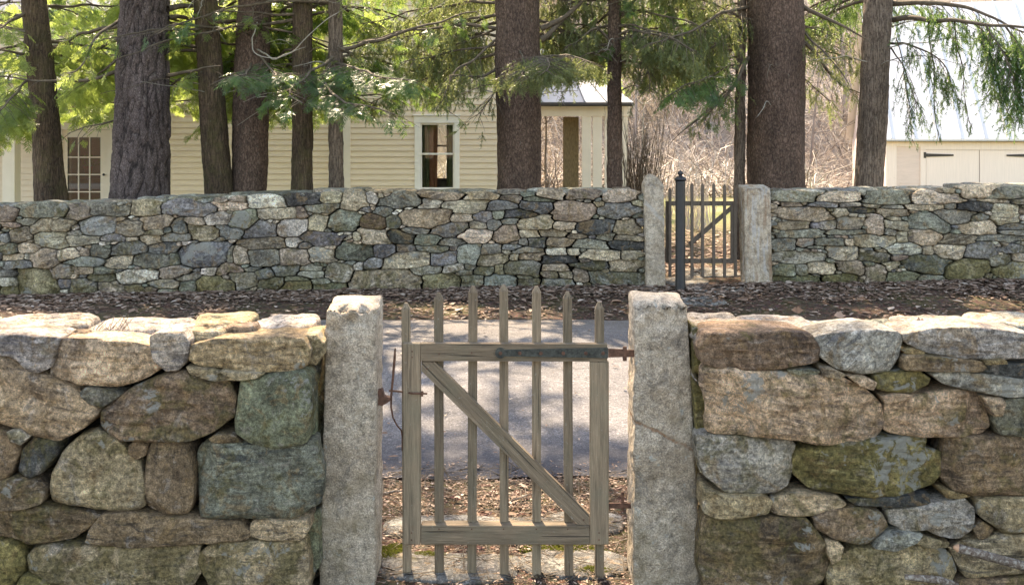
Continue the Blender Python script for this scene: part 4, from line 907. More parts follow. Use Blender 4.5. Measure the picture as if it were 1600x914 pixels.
for cx_, tp, w in ((634.5, 474, 13), (685.5, 458, 14), (738, 448, 14), (787.5, 445.5, 14), (838.5, 448, 14), (888, 457, 14), (937, 473, 14)):
    Yp = y0 + th + .002 if 650 < cx_ < 930 else y0 + th + .002
    Yp2 = Yp + .034; k = Yp / 4.0; xa, xb = (cx_ - w / 2 - CX) * Yp / F, (cx_ + w / 2 - CX) * Yp / F; zt = CH - (tp - HZ) * Yp / F; zs = CH - (tp + 9 - HZ) * Yp / F; zb = CH - (903 - HZ) * Yp / F
    # four-sided pointed top
    c = ((xa + xb) / 2, (Yp + Yp2) / 2); t_ = .006; b = MB()
    b.box(xa, xb, Yp, Yp2, zb, zs, .002)
    b.add([(xa + .001, Yp + .001, zs), (xb - .001, Yp + .001, zs), (xb - .001, Yp2 - .001, zs), (xa + .001, Yp2 - .001, zs), (c[0] - t_, c[1] - t_, zt), (c[0] + t_, c[1] - t_, zt), (c[0] + t_, c[1] + t_, zt), (c[0] - t_, c[1] + t_, zt)],
          [(0, 1, 5, 4), (1, 2, 6, 5), (2, 3, 7, 6), (3, 0, 4, 7), (4, 5, 6, 7)])
    rot = Matrix.Rotation(R(random.Random(int(cx_)).uniform(-.35, .35)), 3, 'Y'); pv = Vector((c[0], c[1], .6)); b.v = [tuple(rot @ (Vector(v) - pv) + pv) for v in b.v]
    b.build("picket", M["wood_z"], G)
h = MB(); hy = y0 - .007
h.prism([(q(785), zq(546)), (q(785), zq(556)), (q(950), zq(559)), (q(950), zq(543))], hy, y0 - .001)
n = 20; h.prism([(q(782) + .022 * math.cos(-2 * math.pi * i / n), zq(551) + .022 * math.sin(-2 * math.pi * i / n)) for i in range(n)], hy - .001, y0 - .0012)
H = h.build("strap_hinge", M["iron"], G); H["label"] = "long green-painted iron strap hinge"
b = MB()
for bx_ in (782, 812, 845, 880, 915, 942): b.lathe((q(bx_), 0, 0), [(.001, -.004), (.0075, -.003), (.0085, 0)], 10)
b2 = MB()
for bx_ in (782, 812, 845, 880, 915, 942):
    b2 = MB(); b2.prism([(q(bx_) + .0075 * math.cos(-2 * math.pi * k / 12), zq(551) + .0075 * math.sin(-2 * math.pi * k / 12)) for k in range(12)], hy - .005, hy - .0012); b2.build("bolt_head", M["rust"], H)

h = MB(); h.prism([(q(950.3), zq(544)), (q(950.3), zq(558)), (q(975), zq(557)), (q(975), zq(545))], hy, y0 - .002); h.tube([(q(976), y0 - .005, zq(541)), (q(976), y0 - .005, zq(563))], .0085, 12); h.box(q(976), q(995), y0 - .011, y0 - .001, zq(557), zq(546)); h.build("hinge_knuckle", M["rust"], G)
h = MB(); h.tube([(q(974), 4.03, zq(772)), (q(974), 4.03, zq(800))], .0065, 10); h.box(q(952), q(996), 4.02, 4.03, zq(797), zq(789)); h.build("lower_hinge", M["rust"], G)
L_ = MB(); L_.tube([(q(607), 4.02, zq(612)), (q(628), 4.02, zq(614)), (q(645), 3.992, zq(613.5)), (q(668), 3.992, zq(614))], .0042, 8); L_.tube([(q(660), 3.99, zq(610)), (q(660), 3.99, zq(618))], .005, 8); L_.build("latch_bolt", M["rust"], G)
L_ = MB(); L_.tube([P(617.5, 544, 4.02), P(616.5, 560, 4.02), P(614, 590, 4.02), P(611.5, 615, 4.02), P(611, 635, 4.02), P(614, 652, 4.02), P(620, 664, 4.02), P(627, 672, 4.03), P(628.5, 682, 4.04), P(628.5, 704, 4.04)], [.003, .0055, .005, .0045, .004, .0035, .0035, .003, .003, .003], 8); L_.build("latch_spring", M["rust"], G)
# keeper fixed to the left post
k = MB(); k.prism([(q(584), zq(612)), (q(584), zq(632)), (q(597), zq(634)), (q(609), zq(627)), (q(610), zq(622)), (q(600), zq(619)), (q(597), zq(608))], 4.0, 4.03)
o = k.build("latch_keeper", M["rust"]); tag(o, "rusty iron latch keeper let into the side of the left near gatepost", "latch keeper")

for k_, (px_, py_) in enumerate([(644, 549), (644, 558), (643, 832), (643, 843), (936, 832), (936, 843), (737, 551), (838, 826), (787, 826), (737, 826), (686, 826), (887, 826), (686, 553), (667, 576), (912, 812)]):
    MB().prism([(q(px_) + .0032 * math.cos(-2 * math.pi * i / 10), zq(py_) + .0032 * math.sin(-2 * math.pi * i / 10)) for i in range(10)], y0 - .0015, y0 + .006).build("nail_head", M["rust"], G)
# ---------------------------------------------------------------- far gate and black post
YG = 11.72
G2 = empty("wooden_gate", (q(1098, YG), YG, gz(2.3, YG)), "small grey wooden picket gate across the road, partly hidden by the black post", "gate")
def b2x(name, x0, x1, zt, zb, ya, yb): return MB().box(q(x0, YG), q(x1, YG), ya, yb, zq(zb, YG), zq(zt, YG), .003).build(name, M["fwood"], G2)
b2x("top_rail", 1041, 1152, 315, 322, YG + .03, YG + .07); b2x("bottom_rail", 1041, 1152, 405, 412, YG + .03, YG + .07)
b2x("stile", 1143, 1153, 322.2, 404.8, YG + .03, YG + .07); b2x("stile", 1041, 1049, 322.2, 404.8, YG + .03, YG + .07)
MB().prism([(q(1076, YG), zq(380, YG)), (q(1080, YG), zq(386, YG)), (q(1142.5, YG), zq(331, YG)), (q(1142.5, YG), zq(323, YG))], YG + .035, YG + .065).build("brace", M["fwood"], G2)
for cx_, tp in ((1047, 293), (1064, 289), (1081.5, 286), (1098, 286), (1115.5, 286), (1132.5, 288), (1149.5, 293)):
    x0, x1 = q(cx_ - 2.2, YG), q(cx_ + 2.2, YG); zb, zt = zq(433, YG), zq(tp, YG)
    MB().prism([(x0, zb), (x1, zb), (x1, zt - .03), ((x0 + x1) / 2, zt), (x0, zt - .03)][::-1], YG, YG + .028).build("picket", M["fwood"], G2)
YP = 11.25; xp = q(1063, YP); zb = gz(xp, YP)
BP = empty("post", (xp, YP, zb), "slim black-painted iron post with a ball finial, standing in front of the far gate", "post")
zt_ = zq(281, YP) - zb
MB().lathe((xp, YP, zb), [(.062, -.1), (.062, .02), (.058, .05), (.056, zt_ - .03), (.056, zt_ - .01)], 28).build("shaft", M["black"], BP, True)
MB().lathe((xp, YP, zb + zt_), [(.056, -.012), (.070, -.01), (.072, .012), (.060, .022), (.045, .034), (.02, .045), (.016, .052), (.028, .060), (.033, .075), (.026, .092), (.010, .104), (.004, .112)], 28).build("finial", M["black"], BP, True)
for zz in (.62, .9): bn = MB(); bn.box(xp - .008, xp + .008, YP - .063, YP - .054, zb + zz, zb + zz + .016, .003); bn.build("bolt_head", M["black"], BP)

# ---------------------------------------------------------------- house
def clap(name, x0, x1, y, z0, z1, step, mat, parent, holes=(), out=-1):
    """clapboards as lapped boards facing -y, a gap added under each for its shadow line; holes = (xa, xb, za, zb)"""
    b = MB(); z = z0; lap = .02; g_ = .006
    while z < z1 - .01:
        zt = min(z + step, z1); segs = [(x0, x1)]
        for (xa, xb, za, zb) in holes:
            if za < zt - .001 and zb > z + .001:
                ns = []
                for s, e in segs:
                    if xb <= s or xa >= e: ns.append((s, e)); continue
                    if xa > s: ns.append((s, xa))
                    if xb < e: ns.append((xb, e))
                segs = ns
        for s, e in segs:
            b.add([(s, y - lap, z + g_), (e, y - lap, z + g_), (e, y, zt), (s, y, zt), (s, y + .03, z + g_), (e, y + .03, z + g_), (s, y + .03, z), (e, y + .03, z), (s, y + .03, zt), (e, y + .03, zt)], [(0, 1, 2, 3), (4, 5, 1, 0), (3, 2, 9, 8), (6, 7, 5, 4)])
        z += step
    return b.build(name, mat, parent)
YH = 22.0
def hx(px, Y=YH): return (px - CX) * Y / F
def hz(py, Y=YH): return CH - (py - HZ) * Y / F
HS = empty("house", (hx(400), YH + 4, 0.2), "cream clapboard house with a sash window and a glazed door, behind the trees", "house")
win = (hx(652), hx(714), hz(296), hz(188)); door = (hx(98), hx(170), -.2, hz(196))
xr_ = hx(822); xl = hx(-520); xm = hx(547); ztop = 7.2
clap("wall", xm, xr_, YH, -.3, ztop, .132, M["siding"], HS, [win])
clap("wall", xl, hx(537), YH + .25, -.3, 4.6, .132, M["siding"], HS, [door])
# side and rear walls, roofs
m = MB(); m.box(xr_ - .1, xr_ - .002, YH + .02, YH + 7, -.3, ztop); m.box(xm, xm + .1, YH + .02, YH + 7, -.3, ztop); m.box(xm, -2.3, YH + 6.9, YH + 7, -.3, ztop); m.box(-.9, xr_, YH + 6.9, YH + 7, -.3, ztop); m.box(-2.3, -.9, YH + 6.9, YH + 7, 3.0, ztop)
m.box(xl, xl + .1, YH + .3, YH + 7, -.3, 4.6); m.box(xl, -12.5, YH + 6.9, YH + 7, -.3, 4.6); m.box(-9.5, xm, YH + 6.9, YH + 7, -.3, 4.6); m.box(-12.5, -9.5, YH + 6.9, YH + 7, 3.0, 4.6); m.build("side_walls", M["siding"], HS)
m = MB()
m.prism([(xm - .4, ztop + .0), (xr_ + .4, ztop), ((xm + xr_) / 2, ztop + 2.4)][::-1], YH - .35, YH + 7.3); m.build("roof", M["droof"], HS)
m = MB(); m.add([(xl - .3, YH - .25, 4.55), (xm - .02, YH - .25, 4.55), (xm - .02, YH + 3.6, 7.0), (xl - .3, YH + 3.6, 7.0), (xl - .3, YH + 7.3, 4.55), (xm - .02, YH + 7.3, 4.55), (xl - .3, YH - .25, 4.70), (xm - .02, YH - .25, 4.70), (xm - .02, YH + 3.6, 7.15), (xl - .3, YH + 3.6, 7.15), (xl - .3, YH + 7.3, 4.7), (xm - .02, YH + 7.3, 4.7)],
   [(0, 1, 2, 3), (3, 2, 5, 4), (6, 9, 8, 7), (9, 10, 11, 8), (0, 6, 7, 1), (4, 5, 11, 10)]); m.build("roof", M["droof"], HS)
m = MB(); m.box(hx(536), hx(547.5), YH - .03, YH + .24, -.3, ztop, .004); m.build("corner_board", M["trim"], HS)
m = MB(); m.box(xr_ - .12, xr_ + .02, YH - .03, YH + .02, -.3, ztop, .004); m.build("corner_board", M["trim"], HS)
m = MB(); m.box(xl, hx(535.5), YH + .17, YH + .238, 4.25, 4.55, .004); m.build("frieze_board", M["trim"], HS)
# the sash window
W = empty("window", (hx(683), YH, win[2]), None, None); 
for k_ in ("category", "label"): 
    if k_ in W: del W[k_]
def fr(name, x0, x1, za, zb, ya, yb, mat, parent): return MB().box(x0, x1, ya, yb, za, zb, .004).build(name, mat, parent)
W.parent = HS; W.location = Vector(W.location) - Vector(HS.location)
xa, xb, za, zb = win
c = MB(); c.box(hx(648), hx(656.5), YH - .035, YH + .10, za - .02, zb - .07, .004); c.box(hx(710), hx(718), YH - .035, YH + .10, za - .02, zb - .07, .004); c.box(hx(647), hx(719), YH - .038, YH + .10, zb - .068, hz(181.5), .004); c.box(hx(645.5), hx(720.5), YH - .075, YH + .1, hz(181.4), hz(179.6), .004); c.box(hx(647), hx(719), YH - .05, YH + .1, za - .09, za - .022, .004); c.build("casing", M["wtrim"], W)
s = MB(); xs0, xs1 = hx(656.7), hx(709.8); zm = hz(241)
for (a, b_, y_) in ((zm - .015, zb - .072, YH + .01), (za, zm + .015, YH + .045)):
    s.box(xs0, xs0 + .035, y_, y_ + .03, a, b_); s.box(xs1 - .035, xs1, y_, y_ + .03, a, b_); s.box(xs0 + .036, xs1 - .036, y_, y_ + .03, a, a + .04); s.box(xs0 + .036, xs1 - .036, y_, y_ + .03, b_ - .035, b_)
s.build("sash", M["wtrim"], W)
s = MB(); s.box(xs0 + .037, xs1 - .037, YH + .026, YH + .030, zm + .03, zb - .11); s.box(xs0 + .037, xs1 - .037, YH + .060, YH + .064, za + .045, zm - .02); s.build("pane", M["glass"], W)
def curtain(name, x0, x1, y, z0, z1, mat, parent, w=.035):
    n = 40; V = []; 
    for i in range(n + 1):
        x = x0 + (x1 - x0) * i / n; yy = y + w * math.sin(i * 1.35) + w * .4 * math.sin(i * 3.1)
        V += [(x, yy, z0), (x + .02 * math.sin(i), yy, z1)]
    return mesh_obj(name, V, [(2 * i, 2 * i + 2, 2 * i + 3, 2 * i + 1) for i in range(n)], mat, parent, True)
curtain("curtain", hx(656), hx(670), YH + .16, za, zb, M["curt_g"], W)
curtain("curtain", hx(669.5), hx(682), YH + .20, za, zb, M["curt_o"], W)
curtain("curtain", hx(697), hx(712), YH + .16, za, zb, M["curt_g"], W)
def room(x0, x1, ya, yb, z0, z1, holes, front, parent):
    "an inside with a window opening added in its back wall to let daylight in; front = openings in the front wall"
    t_ = .05; m = MB(); m.box(x0, x1, ya, yb, z0 - t_, z0); m.box(x0, x1, ya, yb, z1, z1 + t_); m.box(x0 - t_, x0, ya, yb, z0, z1); m.box(x1, x1 + t_, ya, yb, z0, z1)
    for y_, (a, b_, c_, d_) in ((yb, holes), (ya - t_, front)):
        m.box(x0, a, y_, y_ + t_, z0, z1); m.box(b_, x1, y_, y_ + t_, z0, z1); m.box(a, b_, y_, y_ + t_, z0, c_); m.box(a, b_, y_, y_ + t_, d_, z1)
    m.build("room", M["plaster"], parent)
room(hx(600), hx(770), YH + .17, YH + 3.2, .2, 3.0, (-1.98, -1.30, .8, 2.5), (hx(650), hx(716), win[2], win[3]), HS)
m = MB(); m.box(-1.98, -1.30, YH + 3.215, YH + 3.235, 1.62, 1.67); m.box(-1.66, -1.63, YH + 3.215, YH + 3.235, .8, 2.5); m.build("far_sash", M["wtrim"], HS)  # bars across the back opening that was added for daylight
# glazed door
D = bpy.data.objects.new("door", None); COL.objects.link(D); D.parent = HS; D.location = Vector((hx(135), YH + .25, 0)) - Vector(HS.location)
YD = YH + .25
c = MB(); c.box(hx(88, YD), hx(98, YD), YD - .05, YD + .1, -.2, hz(203, YD) , .004); c.box(hx(170, YD), hx(182, YD), YD - .05, YD + .1, -.2, hz(203, YD), .004); c.box(hx(86, YD), hx(184, YD), YD - .055, YD + .1, hz(202.8, YD), hz(192, YD), .004); c.build("casing", M["trim"], D)
s = MB(); X0, X1 = hx(98.3, YD), hx(169.7, YD); gx0, gx1 = hx(105, YD), hx(157, YD); zt = hz(203.3, YD); gtop = hz(215, YD); gb = hz(324, YD)
s.box(X0, gx0, YD, YD + .045, -.2, zt); s.box(gx1, X1, YD, YD + .045, -.2, zt); s.box(gx0, gx1, YD, YD + .045, gtop, zt); s.box(gx0, gx1, YD, YD + .045, -.2, gb)
for k_ in (1, 2): x = gx0 + (gx1 - gx0) * k_ / 3; s.box(x - .012, x + .012, YD + .005, YD + .04, gb, gtop)
for py_ in (246, 273, 300): z = hz(py_, YD); s.box(gx0, gx1, YD + .004, YD + .041, z - .012, z + .012)
s.build("frame", M["trim"], D)
s = MB(); s.box(gx0, gx1, YD + .02, YD + .024, gb, gtop); s.build("pane", M["glass"], D)
s = MB(); s.tube([(hx(163, YD), YD, hz(273, YD)), (hx(163, YD), YD - .04, hz(273, YD)), (hx(163, YD), YD - .065, hz(273, YD))], [.012, .03, .02], 12); s.build("handle", M["black"], D)
room(hx(40), hx(230), YD + .17, YD + 3.2, -.2, 2.7, (-11.55, -11.1, 1.0, 2.0), (hx(100), hx(168), -.15, zt), HS)
tb = empty("table", (-10.9, YD + 2.6, -.2), "dark table seen through the panes of the glazed door", "table"); m = MB(); m.box(-11.5, -10.3, YD + 2.3, YD + 2.9, .82, .88, .01); m.build("tabletop", M["table"], tb)
for lx in (-11.42, -10.40):
    for ly in (YD + 2.36, YD + 2.80): MB().box(lx, lx + .06, ly, ly + .06, -.2, .82).build("leg", M["table"], tb)
for px_, lab in ((-11.18, "left one of the two potted plants on the dark table inside the glazed door"), (-10.88, "right one of the two potted plants on the dark table inside the glazed door")):
    pp = empty("potted_plant", (px_, YD + 2.6, .88), lab, "potted plant"); MB().lathe((px_, YD + 2.6, .88), [(.07, 0), (.10, .2), (.115, .2), (.115, .24), (.09, .24)], 20).build("pot", M["pot"], pp)
    rr_ = random.Random(int(px_ * 100)); V = []; Fq = []
    for i in range(160):
        a, el = rr_.uniform(0, 6.28), rr_.uniform(.1, 1.5); L = rr_.uniform(.1, .34); c_ = Vector((px_ + math.cos(a) * math.cos(el) * L, YD + 2.6 + math.sin(a) * math.cos(el) * L, 1.12 + math.sin(el) * L)); u_ = Vector((rr_.uniform(-1, 1), rr_.uniform(-1, 1), rr_.uniform(-1, 1))).normalized() * .035; w_ = u_.orthogonal().normalized() * .018
        b = len(V); V += [c_ - u_, c_ + w_, c_ + u_, c_ - w_]; Fq.append((b, b + 1, b + 2, b + 3))
    mesh_obj("leaves", V, np.array(Fq), M["leafd"], pp, False, dict(tone=[.5] * len(V)))
# left porch: roof, column
m = MB(); ya, yb = YH - 2.4, YH + .2; m.add([(hx(-520), ya, 2.95), (hx(240), ya, 2.95), (hx(240), yb, 3.7), (hx(-520), yb, 3.7), (hx(-520), ya, 3.03), (hx(240), ya, 3.03), (hx(240), yb, 3.78), (hx(-520), yb, 3.78)],
  [(3, 2, 1, 0), (4, 5, 6, 7), (0, 1, 5, 4), (1, 2, 6, 5), (0, 4, 7, 3)]); m.build("porch_roof", M["droof"], HS)
m = MB(); m.box(hx(-520), hx(238), ya + .1, ya + .22, 2.72, 2.94, .004); m.build("porch_beam", M["trim"], HS)
for px_ in (18, -300):
    m = MB(); x = (px_ - CX) * (ya + .15) / F; m.box(x - .125, x + .125, ya + .03, ya + .28, -.2, 2.5, .006); m.box(x - .16, x + .16, ya - .005, ya + .315, 2.502, 2.72, .01); m.box(x - .15, x + .15, ya, ya + .3, -.3, -.12, .01); m.build("porch_column", M["trim"], HS)
# open porch at the right-hand end
YB = 23.0
m = MB(); m.box(hx(800, YB), hx(984, YB), YB - .06, YB + .1, hz(182, YB), hz(161.5, YB), .004); m.box(hx(968, YB), hx(984, YB), YB + .1, YB + 4, hz(182, YB), hz(161.5, YB), .004); m.build("porch_beam", M["trim"], HS)
m = MB(); m.box(hx(883, YB), hx(907, YB), YB + .6, YB + .95, -.3, hz(182, YB), .01); m.build("timber_post", M["post"], HS)
m = MB()
for a, b_ in ((909, 923.5), (926, 940.5), (944.5, 957), (960, 981)): m.box(hx(a, YB), hx(b_, YB), YB - .03, YB + .02, -.3, hz(182.3, YB), .003)
m.build("board_panel", M["trim"], HS)
m = MB(); e0 = YB - .35; zt1 = hz(160, e0); x0_, x1_ = hx(800, e0), hx(990, e0); yr = YB + 2.6; zr = 4.2
m.add([(x0_, e0, zt1), (x1_, e0, zt1), (x1_ - 1.5, yr, zr), (x0_, yr, zr), (x1_, yr + 3, zt1), (x0_, yr + 3, zt1)], [(0, 1, 2, 3), (1, 4, 2), (3, 2, 4, 5), (0, 5, 4, 1)])
for k_ in range(5):
    xx = x0_ + .2 + .5 * k_; m.box(xx, xx + .025, e0, e0 + .02, zt1, zt1 + .03)
    m.add([(xx, e0, zt1 + .003), (xx + .022, e0, zt1 + .003), (min(xx + .022, x1_ - 1.5), yr, zr + .003), (min(xx, x1_ - 1.52), yr, zr + .003), (xx, e0, zt1 + .035), (xx + .022, e0, zt1 + .035), (min(xx + .022, x1_ - 1.5), yr, zr + .035), (min(xx, x1_ - 1.52), yr, zr + .035)], [(4, 5, 6, 7), (0, 4, 7, 3), (1, 2, 6, 5)])
m.build("porch_roof", M["proof"], HS)
m = MB(); m.box(x0_, x1_, e0 - .09, e0 - .002, zt1 - .10, zt1 - .012, .02); m.build("gutter", M["gutter"], HS)

# ---------------------------------------------------------------- barn
ang = R(13); ca, sa = math.cos(ang), math.sin(ang)
B0 = Vector((hx(1385, 30), 30, -1.1)); E_ = Vector((ca, -sa, 0)); N_ = Vector((sa, ca, 0)); U_ = Vector((0, 0, 1))
BR = empty("barn", B0, "long white barn with a pale standing-seam metal roof and plank doors with strap hinges", "barn")
def bb(name, boxes, mat, parent=BR, bev=0):
    """boxes in barn coordinates: along the eave, back from the front, up from world zero"""
    m = MB()
    for (a0, a1, b0, b1, z0, z1) in boxes: m.box(a0, a1, b0, b1, z0, z1, bev)
    m.v = [tuple(Vector((B0.x, B0.y, 0)) + E_ * v[0] + N_ * v[1] + U_ * v[2]) for v in m.v]
    return m.build(name, mat, parent)
def bl(px): # distance along the front that appears in column px
    k = (px - CX) / F; return (k * B0.y - B0.x) / (ca + k * sa)
ze = 1.83 - .03; LB = 14.0
bb("wall", [(0, .1, .04, 9, -1.3, ze), (LB - .1, LB, .04, 9, -1.3, ze), (0, LB, 8.9, 9, -1.3, ze)], M["sidingb"])
m = MB(); st = .125; z = -1.3
while z < hz(226, 30): m.add([(bl(1401), .035 - .012, z), (bl(1438), .035 - .012, z), (bl(1438), .035, z + st), (bl(1401), .035, z + st), (bl(1401), .04, z), (bl(1438), .04, z)], [(0, 1, 2, 3), (4, 5, 1, 0)]); z += st
m.v = [tuple(Vector((B0.x, B0.y, 0)) + E_ * v[0] + N_ * v[1] + U_ * v[2]) for v in m.v]; m.build("clapboards", M["sidingb"], BR)
bb("trim", [(-.01, bl(1401), -.0, .06, -1.3, ze - .02), (bl(1438), bl(1447), 0, .06, -1.3, ze - .32), (bl(1438), LB, .002, .062, ze - .315, ze - .02), (bl(1401), bl(1438), .003, .06, ze - .21, ze - .02), (bl(1615), LB, .0, .06, -1.3, ze - .32)], M["trimb"], bev=.004)
d1 = bb("barn_door", [(bl(1447.5), bl(1530), .02, .06, -1.2, ze - .325)], M["trimb"]); d2 = bb("barn_door", [(bl(1531), bl(1614.5), .02, .06, -1.2, ze - .325)], M["trimb"])
def strap(a, b_, d): 
    zz = 1.83 - 25.5 * 30 / F
    m = MB(); m.prism([(a, zz - .055), (b_, zz - .025), (b_, zz + .025), (a, zz + .05)][::-1], -.006, .0185); m.box(a - .05, a + .02, -.012, .019, zz - .09, zz + .09)
    m.v = [tuple(Vector((B0.x, B0.y, 0)) + E_ * v[0] + N_ * v[1] + U_ * v[2]) for v in m.v]; m.build("strap_hinge", M["gutter"], d)
strap(bl(1446), bl(1490), d1); strap(bl(1616), bl(1573), d2)
m = MB(); s_ = 1.02; dd = 4.4; ov = .25
def rf(a, b_, up=0.0): return tuple(Vector((B0.x, B0.y, 0)) + E_ * a + N_ * b_ + U_ * (ze + .02 + (b_ + ov) * s_ + up)) if b_ <= dd else tuple(Vector((B0.x, B0.y, 0)) + E_ * a + N_ * b_ + U_ * (ze + .02 + (2 * dd - b_ + ov) * s_ + up))
m.add([rf(-.25, -ov), rf(LB, -ov), rf(LB, dd), rf(-.25, dd), rf(-.25, 2 * dd + ov), rf(LB, 2 * dd + ov)], [(0, 1, 2, 3), (3, 2, 5, 4)])
m.add([rf(-.25, -ov, -.06), rf(LB, -ov, -.06), rf(LB, dd, -.06), rf(-.25, dd, -.06), rf(-.25, -ov, 0.001), rf(LB, -ov, 0.001)], [(3, 2, 1, 0), (0, 1, 5, 4)])
a = .1
while a < LB:
    m.add([rf(a, -ov - .004, .002), rf(a + .022, -ov - .004, .002), rf(a + .022, dd, .002), rf(a, dd, .002), rf(a, -ov - .004, .04), rf(a + .022, -ov - .004, .04), rf(a + .022, dd, .04), rf(a, dd, .04)], [(4, 5, 6, 7), (0, 4, 7, 3), (1, 2, 6, 5), (0, 1, 5, 4)]); a += .66
m.build("roof", M["roof"], BR)
for a_ in (.02, LB - .02): MB().add([tuple(Vector((B0.x, B0.y, 0)) + E_ * a_ + N_ * v[0] + U_ * v[1]) for v in ((0.05, ze), (8.9, ze), (4.4, ze + 4.5))], [(0, 1, 2)]).build("gable", M["sidingb"], BR)
bb("eave_board", [(-.25, LB, -ov + .0, -ov + .03, ze - .06, ze - .035)], M["gutter"])
# ---------------------------------------------------------------- trees
rs_ = np.random.RandomState(3)
def spray_template(seed, kind):
    """flat feathery spray, unit length along +x; quads"""
    r = random.Random(seed); V = []; Fs = []
    def strip(p, d, ln, w, nrm, n=2, curl=0.0):
        sidev = nrm.cross(d).normalized(); base = len(V)
        for i in range(n + 1):
            t = i / n; c = p + d * (ln * t) + nrm * (-curl * t * t); ww = w * (1 - .75 * t) if i else w * .55
            V.append(c + sidev * ww); V.append(c - sidev * ww)
        for i in range(n): Fs.append((base + 2 * i, base + 2 * i + 1, base + 2 * i + 3, base + 2 * i + 2))
    nrm = Vector((0, 0, 1)); N = 9 if kind != 's' else 7
    strip(Vector((0, 0, 0)), Vector((1, 0, 0)), 1.0, .018, nrm, 3, .12)
    if kind == 's':      # a shoot thick with short needles, and two side shoots
        def shoot(p, d, L, k):
            for i in range(k):
                t = (i + .3) / k
                for _ in range(3):
                    a = Vector((r.uniform(-1, 1), r.uniform(-1, 1), r.uniform(-1, 1))).cross(d).normalized(); dd = (a + d * .9).normalized(); n2 = dd.cross(a.cross(d)).normalized() if r.random() < .5 else a.cross(d).normalized()
                    strip(p + d * L * t, dd, (.13 * (1.15 - .5 * t)), .034, n2, 1, 0)
        shoot(Vector((0, 0, 0)), Vector((1, 0, 0)), 1.0, 12)
        for sg in (-1, 1):
            if r.random() < .8: d = Vector((.75, sg * .6, r.uniform(-.3, .2))).normalized(); p = Vector((r.uniform(.15, .5), 0, 0)); strip(p, d, .4, .018, nrm, 1, 0); shoot(p, d, r.uniform(.3, .5), 5)
        N = 0
    for i in range(N):
        t = .08 + .86 * i / (N - 1)
        for sg in (-1, 1):
            L = (.42 * (1 - t) ** .7 + .10) * r.uniform(.75, 1.2) * (1. if kind != 's' else .8)
            a = R(r.uniform(42, 62)) * sg; d = Vector((math.cos(a), math.sin(a), r.uniform(-.25, .12))).normalized()
            n2 = (nrm + Vector((r.uniform(-.5, .5), r.uniform(-.5, .5), 0))).normalized()
            p0 = Vector((t, 0, -.12 * t * t)); strip(p0, d, L, .037, n2, 2, .10)
            if L > .25:
                for t2 in (.4, .7):
                    a2 = a + R(40) * (1 if r.random() < .5 else -1); d2 = Vector((math.cos(a2), math.sin(a2), r.uniform(-.3, .1))).normalized()
                    strip(p0 + d * L * t2, d2, L * .42, .033, n2, 1, .03)
    return np.array([tuple(v) for v in V]), np.array(Fs)
TPL = {k: [spray_template(i * 7 + ord(k), k) for i in range(4)] for k in 'hs'}
def big_template(seed):
    """coarse version for the unseen upper crown, which only throws shade"""
    r = random.Random(seed); V = []; Fs = []
    for i in range(9):
        a = r.uniform(-1.3, 1.3); t = r.uniform(0, .7); d = Vector((math.cos(a), math.sin(a), r.uniform(-.3, .1))); p = Vector((t, 0, 0)); s = Vector((-d.y, d.x, 0)) * .05; b = len(V)
        V += [p + s, p - s, p + d * .5 - s * .3, p + d * .5 + s * .3]; Fs.append((b, b + 1, b + 2, b + 3))
    return np.array([tuple(v) for v in V]), np.array(Fs)
BIG = [big_template(i) for i in range(4)]
class Foliage:
    def __init__(s): s.items = {}
    def add(s, key, pos, d, up, scale, tone): s.items.setdefault(key, []).append((pos, d, up, scale, tone))
    def build(s, name, mat, parent):
        AV = []; AF = []; AT = []; nb = 0
        for (fam, k), L in s.items.items():
            TV, TF = (BIG if fam == 'B' else TPL[fam])[k]
            n = len(L); pos = np.array([tuple(l[0]) for l in L]); X = np.array([tuple(l[1]) for l in L]); X /= np.linalg.norm(X, axis=1, keepdims=True)
            U = np.array([tuple(l[2]) for l in L]); Y = np.cross(U, X); Y /= np.maximum(1e-6, np.linalg.norm(Y, axis=1, keepdims=True)); Z = np.cross(X, Y)
            sc = np.array([l[3] for l in L])[:, None, None]; tn = np.array([l[4] for l in L])
            W = (TV[None, :, 0:1] * X[:, None, :] + TV[None, :, 1:2] * Y[:, None, :] + TV[None, :, 2:3] * Z[:, None, :]) * sc + pos[:, None, :]
            AV.append(W.reshape(-1, 3)); AF.append((TF[None] + (np.arange(n) * len(TV))[:, None, None]).reshape(-1, 4) + nb)
            AT.append(np.clip(np.repeat(tn, len(TV)) + rs_.uniform(-.18, .18, n * len(TV)), 0, 1)); nb += n * len(TV)
        if not AV: return None
        return mesh_obj(name, np.concatenate(AV), np.concatenate(AF), mat, parent, False, dict(tone=np.concatenate(AT)))

TRUNKS = [(47, 100), (173, 262), (305, 360), (364, 420), (455, 488), (513, 537), (776, 845), (948, 972), (1166, 1260), (1336, 1392)]
def grows(p, r):
    "how leafy the row is at this spot: thin low down, and on the road side right before the trunks"
    px = CX + p.x * F / p.y; py = HZ - (p.z - CH) * F / p.y; k = 1.0
    if py > 200: k *= max(.03, 1 - (py - 200) / 40)
    if 92 < px < 180 and py > 195: k *= .15
    if 560 < px < 790 and py > 165: k *= .35
    if 846 < px < 1000 and py > 125: k *= .30
    if 1000 < px < 1160 and py > 150: k *= .5
    if 1255 < px < 1345 and py > 60: k *= .6
    if 1000 < px < 1400: k *= .85
    if p.y < 13.2:
        for a, b in TRUNKS:
            if a < px < b and not (a < 440 and 95 < py < 165 and b > 360) and not (a == 513 and 90 < py < 200) and not (a == 776 and 60 < py < 145): k *= .12
    return r.random() < k
